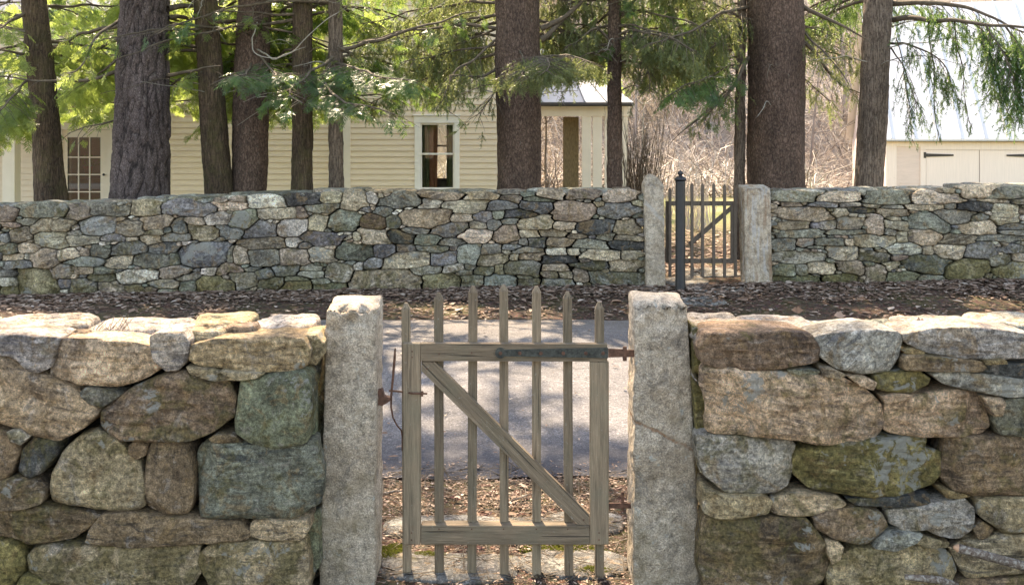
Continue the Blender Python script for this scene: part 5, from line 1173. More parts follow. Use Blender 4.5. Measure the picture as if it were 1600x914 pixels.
class Tree:
    def __init__(s, label, kind, xb, xt, wb, wt, Y, bark, leaf, seed, H=13, cat="tree", yb=300, flare=.35, disp=.013, res=(48, .06)):
        s.r = random.Random(seed); s.kind = kind; s.Y = Y; s.leaf = leaf; s.seed = seed
        X1 = (xb - CX) * Y / F; Z1 = CH - (yb - HZ) * Y / F; X0 = (xt - CX) * Y / F; Z0 = CH - (0 - HZ) * Y / F
        s.slope = (X0 - X1) / (Z0 - Z1); s.X1 = X1; s.Z1 = Z1; s.base = gz(X1 - s.slope * Z1, Y)
        s.r1 = wb / 2 * Y / F; s.r0 = wt / 2 * Y / F; s.Z0 = Z0; s.H = H
        s.root = empty({'p': 'pine_tree', 'h': 'hemlock_tree', 's': 'spruce_tree'}[kind] if cat == "tree" else "tree", (s.cx(s.base), Y, s.base), label, cat, "evergreen trees in a row behind the far wall")
        s.brs = []; s.fo = Foliage(); s.deads = []
        N, dz = res; zs = []; z = s.base - .15
        while z < 4.3: zs.append(z); z += dz
        while z < H: zs.append(z); z += .4
        V = []; cavs = []; sd = Vector((seed * 3.1, seed * 1.7, 0))
        for z in zs:
            rr = s.rad(z) * (1 + flare * math.exp(-max(0, z - s.base) / .28)); c = (s.cx(z), Y)
            for i in range(N):
                a = 2 * math.pi * i / N; ux, uy = math.cos(a), math.sin(a)
                if bark == 'barkp':
                    q = Vector((ux * rr * 9, uy * rr * 9, z * 2.2)) + sd; wv = noise.noise(q * .6) * .9
                    w2 = .35 * noise.noise(q * 1.7)
                    dv = noise.voronoi(Vector((ux * rr * 7.5 + wv * .4 + w2, uy * rr * 7.5 + wv * .4 - w2, z * 2.3 + wv * .4 + w2 * 2)) + sd)[0]
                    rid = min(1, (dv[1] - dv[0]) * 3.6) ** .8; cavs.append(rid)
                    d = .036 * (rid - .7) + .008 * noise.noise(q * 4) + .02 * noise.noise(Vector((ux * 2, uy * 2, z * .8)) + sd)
                else:
                    q = Vector((ux * rr * 14, uy * rr * 14, z * 4)) + sd
                    d = disp * (noise.noise(q) + .7 * noise.noise(q * 2.7) + .4 * noise.noise(q * 6)) + rr * .11 * noise.noise(Vector((ux * 1.3, uy * 1.3, z * .7)) + sd)
                    d += rr * .18 * math.exp(-max(0, z - s.base) / .35) * math.sin(a * 5 + seed)
                V.append((c[0] + ux * (rr + d), c[1] + uy * (rr + d), z))
        Fs = [(j * N + i, j * N + (i + 1) % N, (j + 1) * N + (i + 1) % N, (j + 1) * N + i) for j in range(len(zs) - 1) for i in range(N)]
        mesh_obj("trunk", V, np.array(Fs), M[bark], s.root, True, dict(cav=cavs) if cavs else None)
    def cx(s, z): return s.X1 + s.slope * (z - s.Z1)
    def rad(s, z):
        t = (z - s.Z1) / (s.Z0 - s.Z1); r = s.r1 + (s.r0 - s.r1) * t
        if z > s.Z0: r = s.r0 * max(.08, 1 - .85 * (z - s.Z0) / (s.H - s.Z0))
        return max(r, .02)
    def limb(s, pts, r0, dens=1.0, size=.30, drop=.5, tone=.5, start=.25, tw=.55, dead=False):
        """pts world polyline; lateral twigs with sprays"""
        r = s.r; P_ = []
        if s.kind == 's' or s.seed == 11: dens *= 1.7; size *= 1.35
        pts = [Vector(p) for p in pts]
        for i in range(len(pts) - 1):
            p0 = pts[max(i - 1, 0)]; p1 = pts[i]; p2 = pts[i + 1]; p3 = pts[min(i + 2, len(pts) - 1)]; m = 5
            for k in range(m):
                t = k / m; P_.append(.5 * ((2 * p1) + (p2 - p0) * t + (2 * p0 - 5 * p1 + 4 * p2 - p3) * t * t + (3 * p1 - p0 - 3 * p2 + p3) * t ** 3))
        P_.append(pts[-1]); n = len(P_)
        P_ = [p + Vector((noise.noise(p * 2.3 + Vector((s.seed, 0, 0))), noise.noise(p * 2.1 + Vector((9, s.seed, 0))), noise.noise(p * 2.7 + Vector((0, 5, s.seed))))) * .05 * min(1, i * .3) for i, p in enumerate(P_)]
        br = MB(); (s.deads if dead else s.brs).append(br); br.tube(P_, [r0 * (1 - .82 * i / (n - 1)) + .0015 for i in range(n)], 6, False)
        if dens <= 0: return
        L = sum((b - a).length for a, b in zip(P_, P_[1:])); step = .086 / dens; acc = 0; dist_ = 0; sg = 1
        for a, b in zip(P_, P_[1:]):
            seg = (b - a).length; d = (b - a).normalized(); acc += seg; dist_ += seg
            while acc > step:
                acc -= step; t = dist_ / L
                if t < start or r.random() < .12: continue
                sg = -sg; hdir = Vector((-d.y, d.x, 0)); hdir = hdir.normalized() if hdir.length > .01 else Vector((1, 0, 0))
                td = (d * r.uniform(.3, .9) + hdir * sg * r.uniform(.5, 1.) + Vector((0, 0, -drop * r.uniform(.4, 1.3)))).normalized()
                tl = tw * (1.15 - t * .6) * r.uniform(.45, 1.15); q = a.lerp(b, r.random())
                tp = [q, q + td * tl * .5, q + td * tl + Vector((0, 0, -drop * .28 * tl))]
                br.tube(tp, [.0055, .004, .0015], 3, False)
                k = max(1, int(tl / .095))
                for j in range(k + 1):
                    u = (j + .6) / (k + 1); p = tp[0].lerp(tp[2], u) + Vector((r.uniform(-.03, .03), r.uniform(-.03, .03), r.uniform(-.03, .02)))
                    if not grows(p, r): continue
                    if s.kind == 's' and r.random() < .72:
                        dd = Vector((r.uniform(-.35, .35), r.uniform(-.35, .35), -1)); up = Vector((r.uniform(-1, 1), r.uniform(-1, 1), .1))
                    else:
                        dd = td + Vector((r.uniform(-.7, .7), r.uniform(-.7, .7), r.uniform(-.55, .15) - drop * .4)); up = Vector((r.uniform(-.5, .5), r.uniform(-.5, .5), 1))
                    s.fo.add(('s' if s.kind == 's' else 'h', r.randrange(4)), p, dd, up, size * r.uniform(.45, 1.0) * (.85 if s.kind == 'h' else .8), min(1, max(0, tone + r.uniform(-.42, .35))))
    def random_limbs(s, n, z0, z1, lmin, lmax, az=(0, 360), **kw):
        for _ in range(n):
            z = s.r.uniform(z0, z1); a = R(s.r.uniform(*az)); L = s.r.uniform(lmin, lmax); d = Vector((math.cos(a), math.sin(a), 0)); c = Vector((s.cx(z), s.Y, z)); rise = s.r.uniform(-.05, .28); sag = s.r.uniform(.15, .38)
            pts = [c + d * s.rad(z) * .6] + [c + d * (L * t) + Vector((0, 0, L * (rise * t - sag * t * t))) + Vector((-d.y, d.x, 0)) * L * .12 * math.sin(t * 3 + a) for t in (.3, .65, 1.)]
            s.limb(pts, .011 + .006 * L, **kw)
    def canopy(s, n, z0, z1, L, dens=9):
        """coarse upper crown"""
        r = s.r
        for i in range(n):
            z = r.uniform(z0, z1); a = r.uniform(0, 2 * math.pi); l = L * (1.1 - .75 * (z - z0) / (z1 - z0)) * r.uniform(.6, 1.1); d = Vector((math.cos(a), math.sin(a), 0)); c = Vector((s.cx(z), s.Y, z))
            b_ = MB(); s.brs.append(b_); b_.tube([c, c + d * l * .5 + Vector((0, 0, .08 * l)), c + d * l + Vector((0, 0, -.12 * l))], [.03, .02, .005], 4, False)
            for k in range(int(dens * l)):
                t = r.uniform(.2, 1.05); p = c + d * l * t + Vector((r.uniform(-.35, .35), r.uniform(-.35, .35), r.uniform(-.25, .1) - .1 * t * l * t)); s.fo.add(('B', r.randrange(4)), p, d + Vector((r.uniform(-1, 1), r.uniform(-1, 1), r.uniform(-.4, .2))), Vector((r.uniform(-.3, .3), r.uniform(-.3, .3), 1)), r.uniform(.35, .75), r.random())
    def snags(s, n, z0, z1, az=(180, 360)):
        for _ in range(n):
            isd = s.r.random() < .6; z = s.r.uniform(z0, z1); a = R(s.r.uniform(*az)); L = s.r.uniform(.4, 1.4); d = Vector((math.cos(a), math.sin(a), 0)); c = Vector((s.cx(z), s.Y, z))
            s.limb([c + d * s.rad(z) * .8, c + d * (s.rad(z) + L * .4) + Vector((0, 0, .05)), c + d * (s.rad(z) + L) + Vector((0, 0, s.r.uniform(-.3, .12) * L))], s.r.uniform(.004, .009), dens=0, dead=isd)
            e = c + d * (s.rad(z) + L * .5)
            for _k in range(3):
                (s.deads if isd else s.brs)[-1].tube([e, e + Vector((s.r.uniform(-.25, .25), s.r.uniform(-.2, .1), s.r.uniform(-.2, .1)))], [.003, .001], 3, False)
    def finish(s):
        for b_ in s.brs: b_.build("branch", M["twig"], s.root, True)
        for b_ in s.deads: b_.build("dead_branch", M["deadtwig"], s.root, True)
        s.fo.build("foliage", M[s.leaf], s.root)
def W_(px, py, Y): return P(px, py, Y)

T = []
def tree(*a, **k): t = Tree(*a, **k); T.append(t); return t
t1 = tree("brown-barked hemlock leaning left, leftmost trunk above the far wall", 'h', 80, 54, 46, 36, 13.6, "barkd", "leafy", 1)
t2 = tree("big pine trunk with deep furrowed grey-purple bark plates, behind the far wall at left", 'p', 218, 226, 88, 72, 13.2, "barkp", "leafy", 2, res=(150, .022), H=15)
t3 = tree("mossy brown hemlock trunk slanting left, touching the straight reddish one", 'h', 342, 321, 42, 35, 13.5, "barkd", "leafy", 3)
t4 = tree("reddish-brown spruce trunk, straight, touching the slanting trunk on its left", 'h', 388, 398, 53, 51, 13.7, "bark", "leafd", 4)
t5 = tree("dark green-stained hemlock trunk of middling width, left of the slimmest trunk before the house corner", 'h', 472, 473, 34, 29, 13.4, "barkd", "leafy", 5)
t6 = tree("slim hemlock trunk in front of the house's corner board, with a low green bough", 'h', 525, 524, 24, 21, 13.2, "barkg", "leafd", 6)
t7 = tree("broad flaky-barked spruce trunk standing between the sash window and the open porch", 's', 811, 809, 68, 67, 13.3, "bark", "leafo", 7, H=15)
t8 = tree("slim straight spruce trunk in front of the porch's board panel", 's', 960, 960, 24, 20, 13.4, "bark", "leafo", 8)
t9 = tree("thin pale-barked trunk just left of the broadest trunk, behind the far gate", 'h', 1155, 1159, 17, 14, 13.6, "barkg", "leafd", 9, yb=300)
t10 = tree("broadest spruce trunk, flaring at its foot, behind the square far gatepost", 's', 1214, 1210, 88, 84, 13.5, "bark", "leafo", 10, H=15, flare=.3)
t11 = tree("grey-brown fir trunk leaning right in front of the white barn's corner", 's', 1357, 1373, 44, 42, 13.4, "barkg", "leafd", 11)
# boughs one can follow in the photograph
def B(t, pts, r0, **k): t.limb([W_(*p) for p in pts], r0, **k)
B(t6, [(528, 78, 13.2), (580, 66, 12.9), (630, 50, 12.6), (690, 33, 12.4), (745, 18, 12.2)], .030, dens=.35, size=.25)
B(t6, [(520, 95, 13.1), (505, 120, 12.4), (520, 150, 11.6), (560, 165, 11.0), (620, 178, 10.7)], .025, dens=1.4, size=.30, drop=.25, tone=.35, start=.15)
B(t6, [(526, 100, 13.0), (560, 110, 12.0), (600, 120, 11.2), (650, 128, 10.8)], .022, dens=1.5, size=.30, drop=.25, tone=.3, start=.1)
B(t6, [(520, 90, 13.0), (480, 120, 12.2), (450, 140, 11.6), (470, 165, 11.0)], .02, dens=1.3, size=.28, drop=.2, tone=.3, start=.2)
B(t4, [(392, 100, 13.4), (385, 112, 12.2), (372, 120, 11.3), (352, 116, 10.9)], .016, dens=1.3, size=.26, drop=.25, tone=.35, start=.3)
B(t4, [(404, 85, 13.4), (425, 112, 12.2), (440, 118, 11.5), (462, 112, 11.1)], .016, dens=1.1, size=.24, drop=.2, tone=.35, start=.3)
B(t4, [(402, 78, 13.5), (425, 90, 12.8), (455, 82, 12.3), (480, 62, 12.1), (512, 30, 12.0), (530, 18, 12.0)], .012, dens=0, dead=True)
B(t4, [(402, 35, 13.5), (395, 78, 12.6), (420, 90, 12.2), (480, 78, 12.1)], .008, dens=0, dead=True)
B(t2, [(190, 110, 13.2), (150, 122, 13.0), (100, 126, 12.9), (40, 124, 12.8), (-20, 122, 12.7)], .028, dens=.5, size=.3, tone=.6)
B(t2, [(188, 40, 13.2), (140, 52, 13.6), (95, 68, 14.0), (60, 74, 14.6)], .03, dens=.9, size=.32, tone=.7)
B(t2, [(190, 60, 13.2), (150, 78, 14.0), (110, 90, 14.8), (40, 80, 15.6)], .03, dens=.9, size=.34, tone=.8)
B(t2, [(262, 14, 13.2), (300, 12, 13.5), (345, 10, 13.8)], .045, dens=.3)
B(t2, [(262, 28, 13.2), (310, 30, 13.9), (360, 32, 14.6), (410, 38, 15.2)], .035, dens=.7, size=.34, tone=.8)
B(t2, [(260, 118, 13.2), (300, 114, 12.9), (345, 104, 12.6)], .03, dens=.3, size=.3, tone=.6)
B(t2, [(190, 30, 13.2), (150, 60, 12.7), (125, 110, 12.4), (100, 118, 12.3)], .022, dens=.4, size=.28)
B(t2, [(188, 90, 13.2), (160, 110, 13.6), (135, 128, 14.3), (110, 150, 15.0)], .02, dens=1, size=.3, tone=.9)
B(t2, [(186, 185, 13.2), (160, 196, 12.9), (135, 200, 12.8), (105, 208, 12.7)], .014, dens=.6, size=.26, tone=.9)
B(t1, [(48, 60, 13.6), (20, 72, 13.4), (-20, 84, 13.2)], .03, dens=.8, size=.34)
B(t1, [(44, 20, 13.6), (15, 35, 13.0), (-20, 50, 12.5)], .03, dens=.8, size=.34)
B(t1, [(46, 82, 13.6), (22, 82, 13.0), (-30, 82, 12.6)], .028, dens=.5, size=.3)
B(t1, [(50, 120, 13.6), (30, 140, 13.0), (10, 165, 12.4), (-10, 180, 12.0)], .02, dens=1.5, size=.32, tone=.25, start=.2)
B(t1, [(55, 140, 13.6), (30, 165, 14.0), (5, 190, 14.4), (-20, 205, 14.8)], .02, dens=1.5, size=.34, tone=.35, start=.2)
B(t7, [(778, 108, 13.3), (752, 118, 13.0), (732, 122, 12.8), (700, 118, 12.6)], .022, dens=.9, size=.26, tone=.8)
B(t7, [(778, 60, 13.3), (740, 92, 13.0), (715, 110, 12.8), (700, 140, 12.6), (690, 160, 12.5)], .018, dens=.8, size=.26, tone=.7)
B(t7, [(778, 120, 13.3), (772, 150, 13.1), (755, 170, 12.9), (748, 185, 12.8)], .014, dens=.9, size=.24, tone=.7)
B(t7, [(845, 45, 13.3), (875, 30, 13.3), (912, 2, 13.4), (940, -25, 13.5)], .045, dens=.3)
B(t7, [(845, 62, 13.3), (862, 48, 13.3), (885, 22, 13.4), (900, 10, 13.4)], .05, dens=.3)
B(t7, [(840, 95, 13.0), (850, 90, 12.0), (858, 98, 11.3), (852, 110, 11.0)], .016, dens=2.4, size=.24, drop=.2, tone=.25, start=.35)
B(t7, [(835, 90, 13.0), (880, 85, 12.3), (900, 92, 11.9), (925, 100, 11.6)], .016, dens=1.8, size=.24, drop=.35, tone=.4, start=.3)
B(t7, [(812, 80, 13.0), (822, 105, 12.0), (818, 118, 11.4), (828, 125, 11.1)], .012, dens=1.8, size=.20, drop=.25, tone=.3, start=.4)
B(t8, [(950, 60, 13.4), (930, 45, 13.3), (905, 62, 13.2), (880, 75, 13.0)], .022, dens=1.3, size=.26, tone=.5)
B(t8, [(952, 20, 13.4), (930, 35, 14), (900, 50, 14.5), (870, 70, 15)], .022, dens=1.3, size=.28, tone=.7)
B(t8, [(970, 25, 13.4), (985, 10, 13.3), (1005, -8, 13.2)], .03, dens=.4)
B(t8, [(970, 60, 13.4), (1000, 80, 13.0), (1015, 120, 12.7), (1012, 145, 12.6)], .016, dens=1.2, size=.26, tone=.35)
B(t8, [(970, 40, 13.4), (1010, 55, 12.8), (1050, 62, 12.3), (1085, 78, 12.0)], .020, dens=1.5, size=.28, tone=.5)
B(t10, [(1170, 90, 13.5), (1150, 128, 13.2), (1115, 165, 13.0), (1088, 192, 12.8), (1064, 210, 12.7)], .032, dens=.6, size=.26, tone=.6, start=.2)
B(t10, [(1168, 30, 13.5), (1130, 60, 13.2), (1080, 88, 13.0), (1030, 100, 12.8)], .026, dens=1.5, size=.3, tone=.6)
B(t10, [(1168, 12, 13.5), (1120, 25, 13.0), (1070, 50, 12.6), (1010, 70, 12.2)], .026, dens=1.5, size=.3, tone=.4)
B(t9, [(1152, 100, 13.6), (1120, 112, 13.0), (1080, 132, 12.4), (1040, 150, 12.0)], .016, dens=1.5, size=.3, tone=.6)
B(t9, [(1152, 130, 13.6), (1130, 150, 13.3), (1110, 172, 13.1), (1100, 185, 13.0)], .012, dens=1.2, size=.26, tone=.6)
B(t10, [(1252, 8, 13.5), (1290, 30, 13.3), (1320, 45, 13.2), (1352, 60, 13.2)], .035, dens=.5, size=.26)
B(t10, [(1250, 60, 13.5), (1280, 90, 13.6), (1310, 130, 13.8), (1345, 148, 14.0)], .028, dens=.8, size=.26, tone=.7)
B(t10, [(1250, 40, 13.5), (1275, 70, 13.2), (1300, 95, 13.0), (1325, 130, 12.9)], .02, dens=.9, size=.24, tone=.6)
B(t11, [(1395, 32, 13.4), (1430, 29, 13.0), (1480, 32, 12.6), (1540, 38, 12.2), (1610, 44, 11.9), (1680, 52, 11.7)], .040, dens=.7, size=.28, tone=.45, drop=.8, start=.1)
B(t11, [(1395, 6, 13.4), (1440, 6, 13.0), (1500, 12, 12.7), (1550, 28, 12.4), (1620, 62, 12.1)], .040, dens=.8, size=.28, tone=.5, drop=.8)
B(t11, [(1390, 68, 13.4), (1420, 70, 13.1), (1450, 80, 12.9), (1475, 105, 12.7), (1490, 140, 12.6)], .018, dens=1.2, size=.26, drop=.9, tone=.45)
B(t11, [(1392, 75, 13.4), (1410, 100, 13.2), (1425, 140, 13.0), (1432, 175, 12.9)], .012, dens=.9, size=.22, drop=.9)
B(t11, [(1540, 38, 12.2), (1560, 70, 12.0), (1580, 110, 11.8), (1590, 160, 11.7)], .012, dens=1.5, size=.30, tone=.5, start=.0)
B(t11, [(1570, 40, 12.0), (1600, 80, 11.9), (1625, 120, 11.8), (1640, 160, 11.7)], .012, dens=1.5, size=.30, tone=.55, start=.0)
B(t11, [(1530, 60, 12.2), (1545, 90, 12.2), (1560, 130, 12.1), (1572, 170, 12.0)], .012, dens=1.3, size=.24, tone=.6, start=0.)
B(t11, [(1450, 30, 12.8), (1455, 80, 12.8), (1460, 130, 12.8), (1462, 185, 12.8), (1470, 225, 12.8)], .008, dens=.7, size=.15, drop=1.2, tw=.2, start=.2)
B(t11, [(1400, 60, 13), (1415, 120, 13.), (1420, 180, 13), (1425, 220, 13)], .006, dens=.7, size=.16, drop=1.2, tw=.2, start=.3)
B(t11, [(1490, 30, 12.6), (1500, 90, 12.6), (1505, 140, 12.6), (1510, 190, 12.6)], .008, dens=.9, size=.18, drop=1.2, tw=.25, start=.2)
# the yellow-green mass lit from behind, hanging between the trunks on the left
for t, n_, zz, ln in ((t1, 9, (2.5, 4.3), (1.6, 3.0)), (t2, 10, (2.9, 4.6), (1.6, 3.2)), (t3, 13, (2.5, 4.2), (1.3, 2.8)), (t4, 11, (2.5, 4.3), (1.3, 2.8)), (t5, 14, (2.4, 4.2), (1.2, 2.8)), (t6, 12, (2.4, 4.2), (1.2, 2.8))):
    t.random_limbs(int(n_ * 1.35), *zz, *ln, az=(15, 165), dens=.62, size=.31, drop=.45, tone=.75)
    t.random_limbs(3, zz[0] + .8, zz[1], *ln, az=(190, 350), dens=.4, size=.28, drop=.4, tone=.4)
for t, n_ in ((t7, 9), (t8, 8), (t10, 8), (t9, 5), (t11, 8)):
    t.random_limbs(n_, 2.9, 4.5, 1.2, 2.6, az=(10, 170), dens=.8, size=.28, drop=.7, tone=.6)
t7.random_limbs(11, 3.0, 4.3, 1.6, 2.8, az=(110, 200), dens=.9, size=.28, drop=.7, tone=.8)
t7.random_limbs(5, 3.2, 4.3, 1.2, 2.2, az=(-30, 60), dens=.9, size=.28, drop=.8, tone=.6)
t9.random_limbs(8, 2.9, 4.2, 1.0, 2.2, az=(95, 215), dens=1.1, size=.28, drop=.6, tone=.5)
t8.random_limbs(9, 2.9, 4.2, 1.0, 2.0, az=(-60, 50), dens=.9, size=.28, drop=.8, tone=.5)
for t in T:
    (t.snags(3 if t is t10 else 7, 2.2, 4.0) if t is not t2 else None); t.canopy(8 if t.r0 > .2 else 5, 4.6, t.H, 2.6); t.finish()
# smaller trees behind, nearer the house and on the slope
def back_tree(px, Y, r0, H, label, leaf, seed, n=20, z0=1.5, L=2.4, lean=0.0):
    x = (px - CX) * Y / F
    t = Tree.__new__(Tree); t.r = random.Random(seed); t.kind = 'h'; t.Y = Y; t.leaf = leaf; t.seed = seed; t.slope = lean; t.X1 = x; t.Z1 = 0; t.Z0 = H * .5; t.r1 = r0; t.r0 = r0 * .6; t.H = H; t.base = gz(x, Y)
    t.root = empty("tree", (x, Y, t.base), label, "tree"); t.brs = []; t.fo = Foliage(); t.deads = []
    m = MB(); m.tube([(x + lean * z, Y, z) for z in [t.base - .1 + (H - t.base) * i / 8 for i in range(9)]], [r0 * (1 - .9 * i / 8) for i in range(9)], 10); m.build("trunk", M["barkg"], t.root, True)
    if n: t.random_limbs(n, z0, H * .9, L * .5, L, dens=.8, size=.42, drop=.35, tone=.75)
    t.finish(); return t
back_tree(215, 17.5, .09, 8, "bright young hemlock hidden behind the furrowed pine, by the house porch", "leafy", 31, 26, 2.4, 2.6)
back_tree(345, 18.2, .09, 8, "bright young hemlock right behind the left-slanting mossy trunk", "leafy", 32, 26, 2.5, 2.6)
back_tree(395, 18.6, .08, 8, "bright green young hemlock behind the reddish trunk, against the house wall", "leafy", 33, 26, 2.5, 2.5)
back_tree(810, 18.5, .08, 8, "sparse bright hemlock behind the broad trunk, its boughs over the sash window", "leafy", 34, 20, 3.0, 2.2)
back_tree(-40, 17.0, .10, 8, "dense hemlock at the far left edge by the porch column", "leafd", 35, 30, 1.9, 2.8)
# ---------------------------------------------------------------- bare woods and brush on the slope
rb = random.Random(12)
def ribbons(paths, radii, name, mat, parent=None):
    """many thin three-sided stems in one mesh"""
    V = []; Fs = []
    for pts, r_ in zip(paths, radii):
        b = len(V); n = len(pts)
        for i, p in enumerate(pts):
            k = r_ * (1 - .8 * i / (n - 1))
            V += [(p[0] - k, p[1] - k * .6, p[2]), (p[0] + k, p[1] - k * .6, p[2]), (p[0], p[1] + k, p[2] + k * .7)]
        for i in range(n - 1):
            a = b + i * 3
            for q_ in range(3): Fs.append((a + q_, a + (q_ + 1) % 3, a + 3 + (q_ + 1) % 3, a + 3 + q_))
    return mesh_obj(name, V, np.array(Fs), mat, parent)
paths = []; rad = []
def arc(x, y, L, up, r_, n=6):
    a = rb.uniform(0, 2 * math.pi); z = gz(x, y); lean = rb.uniform(.4, 1.5); pts = []
    for i in range(n):
        t = i / (n - 1); h = L * up * (t - .62 * lean * t * t) * 1.3; d = L * lean * t * .75
        pts.append((x + math.cos(a) * d + .06 * L * noise.noise((x * 3 + i, y, 0)), y + math.sin(a) * d, z + h + .05 * L * noise.noise((x, y * 3 + i, 4))))
    paths.append(pts); rad.append(r_)
def dens_x(y, a, b): return rb.uniform((a - CX) * y / F, (b - CX) * y / F)
for _ in range(11000):
    y = 26 + 34 * rb.random() ** 1.2; x = dens_x(y, 830, 1420)
    if y < 30 and x > 9: continue
    arc(x, y, rb.uniform(.7, 2.6), rb.uniform(.15, .8), rb.uniform(.008, .024))
for _ in range(3500):
    y = 30 + 36 * rb.random(); x = dens_x(y, -100, 2000)
    if 28 < y < 41 and x > 9.5: continue
    if y < 33 and x < 2: continue
    arc(x, y, rb.uniform(1., 3.4), rb.uniform(.5, 1.2), rb.uniform(.010, .025))
o = ribbons(paths[::3], rad[::3], "brush_thicket", M["brushd"]); tag(o, "darker stems in the tangle of bare brush on the slope", "brush", None, "stuff")
o = ribbons(paths[1::3] + paths[2::3], rad[1::3] + rad[2::3], "brush_thicket", M["brush"]); tag(o, "tangle of bare pinkish-grey brush covering the slope beyond the lawn", "brush", None, "stuff")
def bare_tree(x, y, H, r0, label, mat="brushb", seed=1, group="bare trees on the slope", grow=True):
    r = random.Random(seed); zb = gz(x, y); tr = MB(); br = tr
    pts = [Vector((x, y, zb - .2))]; d = Vector((r.uniform(-.06, .06), r.uniform(-.06, .06), 1))
    for i in range(8): d = (d + Vector((r.uniform(-.07, .07), r.uniform(-.07, .07), 0))).normalized(); pts.append(pts[-1] + d * H / 8)
    tr.tube(pts, [r0 * (1 - .85 * i / 8) for i in range(9)], 8)
    def sub(p, d, L, rr, lv):
        q_ = [p]; n = 4; dd = d.copy()
        for i in range(n): dd = (dd + Vector((r.uniform(-.3, .3), r.uniform(-.3, .3), r.uniform(-.1, .28)))).normalized(); q_.append(q_[-1] + dd * L / n)
        br.tube(q_, [rr * (1 - .8 * i / n) for i in range(n + 1)], 4 if lv else 3, False)
        if lv > 0:
            for _ in range(4): i = r.randint(1, n); sub(q_[i], (dd + Vector((r.uniform(-1, 1), r.uniform(-1, 1), r.uniform(-.3, .7)))).normalized(), L * r.uniform(.4, .65), rr * .5, lv - 1)
    for i in range(12):
        k = r.randint(2, 8); a = r.uniform(0, 2 * math.pi); sub(pts[k], Vector((math.cos(a), math.sin(a), r.uniform(.1, .8))).normalized(), H * r.uniform(.16, .3), r0 * .28, 2)
    tag(br.build("bare_tree", M[mat], None, True), label, "tree", group)
rt = random.Random(44)
for i, px in enumerate((858, 905, 990, 1030, 1075, 1100, 1140, 1265, 1290, 1320, 1340, 640, 300, 60, 1450, 1560)):
    y = rt.uniform(38, 56) if px < 1400 else rt.uniform(44, 56)
    bare_tree((px - CX) * y / F, y, rt.uniform(7, 11), rt.uniform(.07, .13), "bare leafless tree standing among the brush on the slope behind the house and barn", seed=i + 3)
y = 25.0; bare_tree((845 - CX + 10) * y / F + .1, 27.5, 3.6, .05, "small bare sapling seen through the open porch", seed=60, group=None)
bare_tree((1003 - CX) * 22 / F, 22, 2.6, .035, "reddish bare shrub beside the porch's board panel", "brush", seed=61, group=None)
# upright shrub stems by the porch
sp = []; sr = []
for _ in range(150):
    x = (rb.gauss(1000, 14) - CX) * 20 / F; y = 20 + rb.uniform(-.4, .4); a = rb.uniform(-.45, .45); L = rb.uniform(1.2, 2.5); z = gz(x, y)
    sp.append([(x + a * t * L * .5 + .03 * math.sin(t * 9 + x * 50), y + .1 * t, z + L * t) for t in (0, .25, .5, .75, 1)]); sr.append(rb.uniform(.006, .013))
for _ in range(110):
    x = (rb.gauss(1075, 26) - CX) * 17.5 / F; y = 17.5 + rb.uniform(-.4, .4); a = rb.uniform(-.6, .6); L = rb.uniform(.6, 1.5); z = gz(x, y)
    if x > 3.6: continue
    sp.append([(x + a * t * L * .5, y + .1 * t, z + L * t) for t in (0, .25, .5, .75, 1)]); sr.append(rb.uniform(.004, .009))
o = ribbons(sp[:150], sr[:150], "shrub", M["barkg"]); tag(o, "reddish-brown leafless shrub of upright stems beside the porch, left of the round-topped post", "shrub")
if len(sp) > 150:
    o = ribbons(sp[150:], sr[150:], "shrub", M["brush"]); tag(o, "low leafless shrub behind the far gate", "shrub")

# ---------------------------------------------------------------- leaf litter
def leaves(name, N, region, size, label, tonef=None, dens=None):
    AV = np.zeros((N, 6, 3)); tn = np.zeros((N, 6)); i = 0; r = random.Random(len(name) + N)
    while i < N:
        x, y = region(r)
        if dens and r.random() > dens(x, y): continue
        on_road = 5.3 < y < 9.6
        z = (max(gz(x, y), 0) + .014 + .03 * math.sin(math.pi * min(1, max(0, (y - 5.2) / 4.5)))) if on_road else gz(x, y)
        z += .004 + r.random() * .012
        a = r.uniform(0, 6.283); s = size * (.32 + 1.3 * r.random() ** 2.2); w = s * r.uniform(.3, .6); cu = r.uniform(-.5, .9) * w; t1_, t2_ = r.uniform(-.5, .5), r.uniform(-.5, .5)
        L = [(-s, 0, 0), (-.2 * s, w, cu), (.5 * s, .8 * w, cu), (s, 0, .25 * s * r.uniform(-1, 1)), (.5 * s, -.8 * w, cu), (-.2 * s, -w, cu)]
        ca_, sa_ = math.cos(a), math.sin(a)
        for k, (u, v, h_) in enumerate(L): AV[i, k] = (x + u * ca_ - v * sa_, y + u * sa_ + v * ca_, z + abs(h_) * .8 + u * t1_ * .35 + v * t2_ * .35 + abs(s * .15))
        tn[i] = min(1, max(0, r.betavariate(2, 2.1))); i += 1
    Fq = (np.array([[0, 1, 2, 3], [0, 3, 4, 5]])[None] + (np.arange(N) * 6)[:, None, None]).reshape(-1, 4)
    o = mesh_obj(name, AV.reshape(-1, 3), Fq, M["litter"], None, False, dict(tone=tn.ravel())); return tag(o, label, "dead leaves", None, "stuff")
def reg(px0, px1, y0, y1, p=1.0):
    def f(r): y = y0 + (y1 - y0) * r.random() ** p; return (r.uniform((px0 - CX) * y / F, (px1 - CX) * y / F), y)
    return f
def clump(x, y): return .18 + .82 * smooth(-.15, .3, noise.noise((x * 1.1, y * 2.2, 7)))
leaves("leaf_litter", 22000, reg(-60, 1660, 9.75, 11.62), .028, "dry brown and pale leaves strewn on the verge along the far wall", dens=lambda x, y: clump(x, y) * (.12 + .88 * smooth(10.3, 11.2, y)))
leaves("leaf_litter", 5000, reg(-60, 1660, 11.0, 11.62), .04, "drift of dead leaves piled against the foot of the far wall")
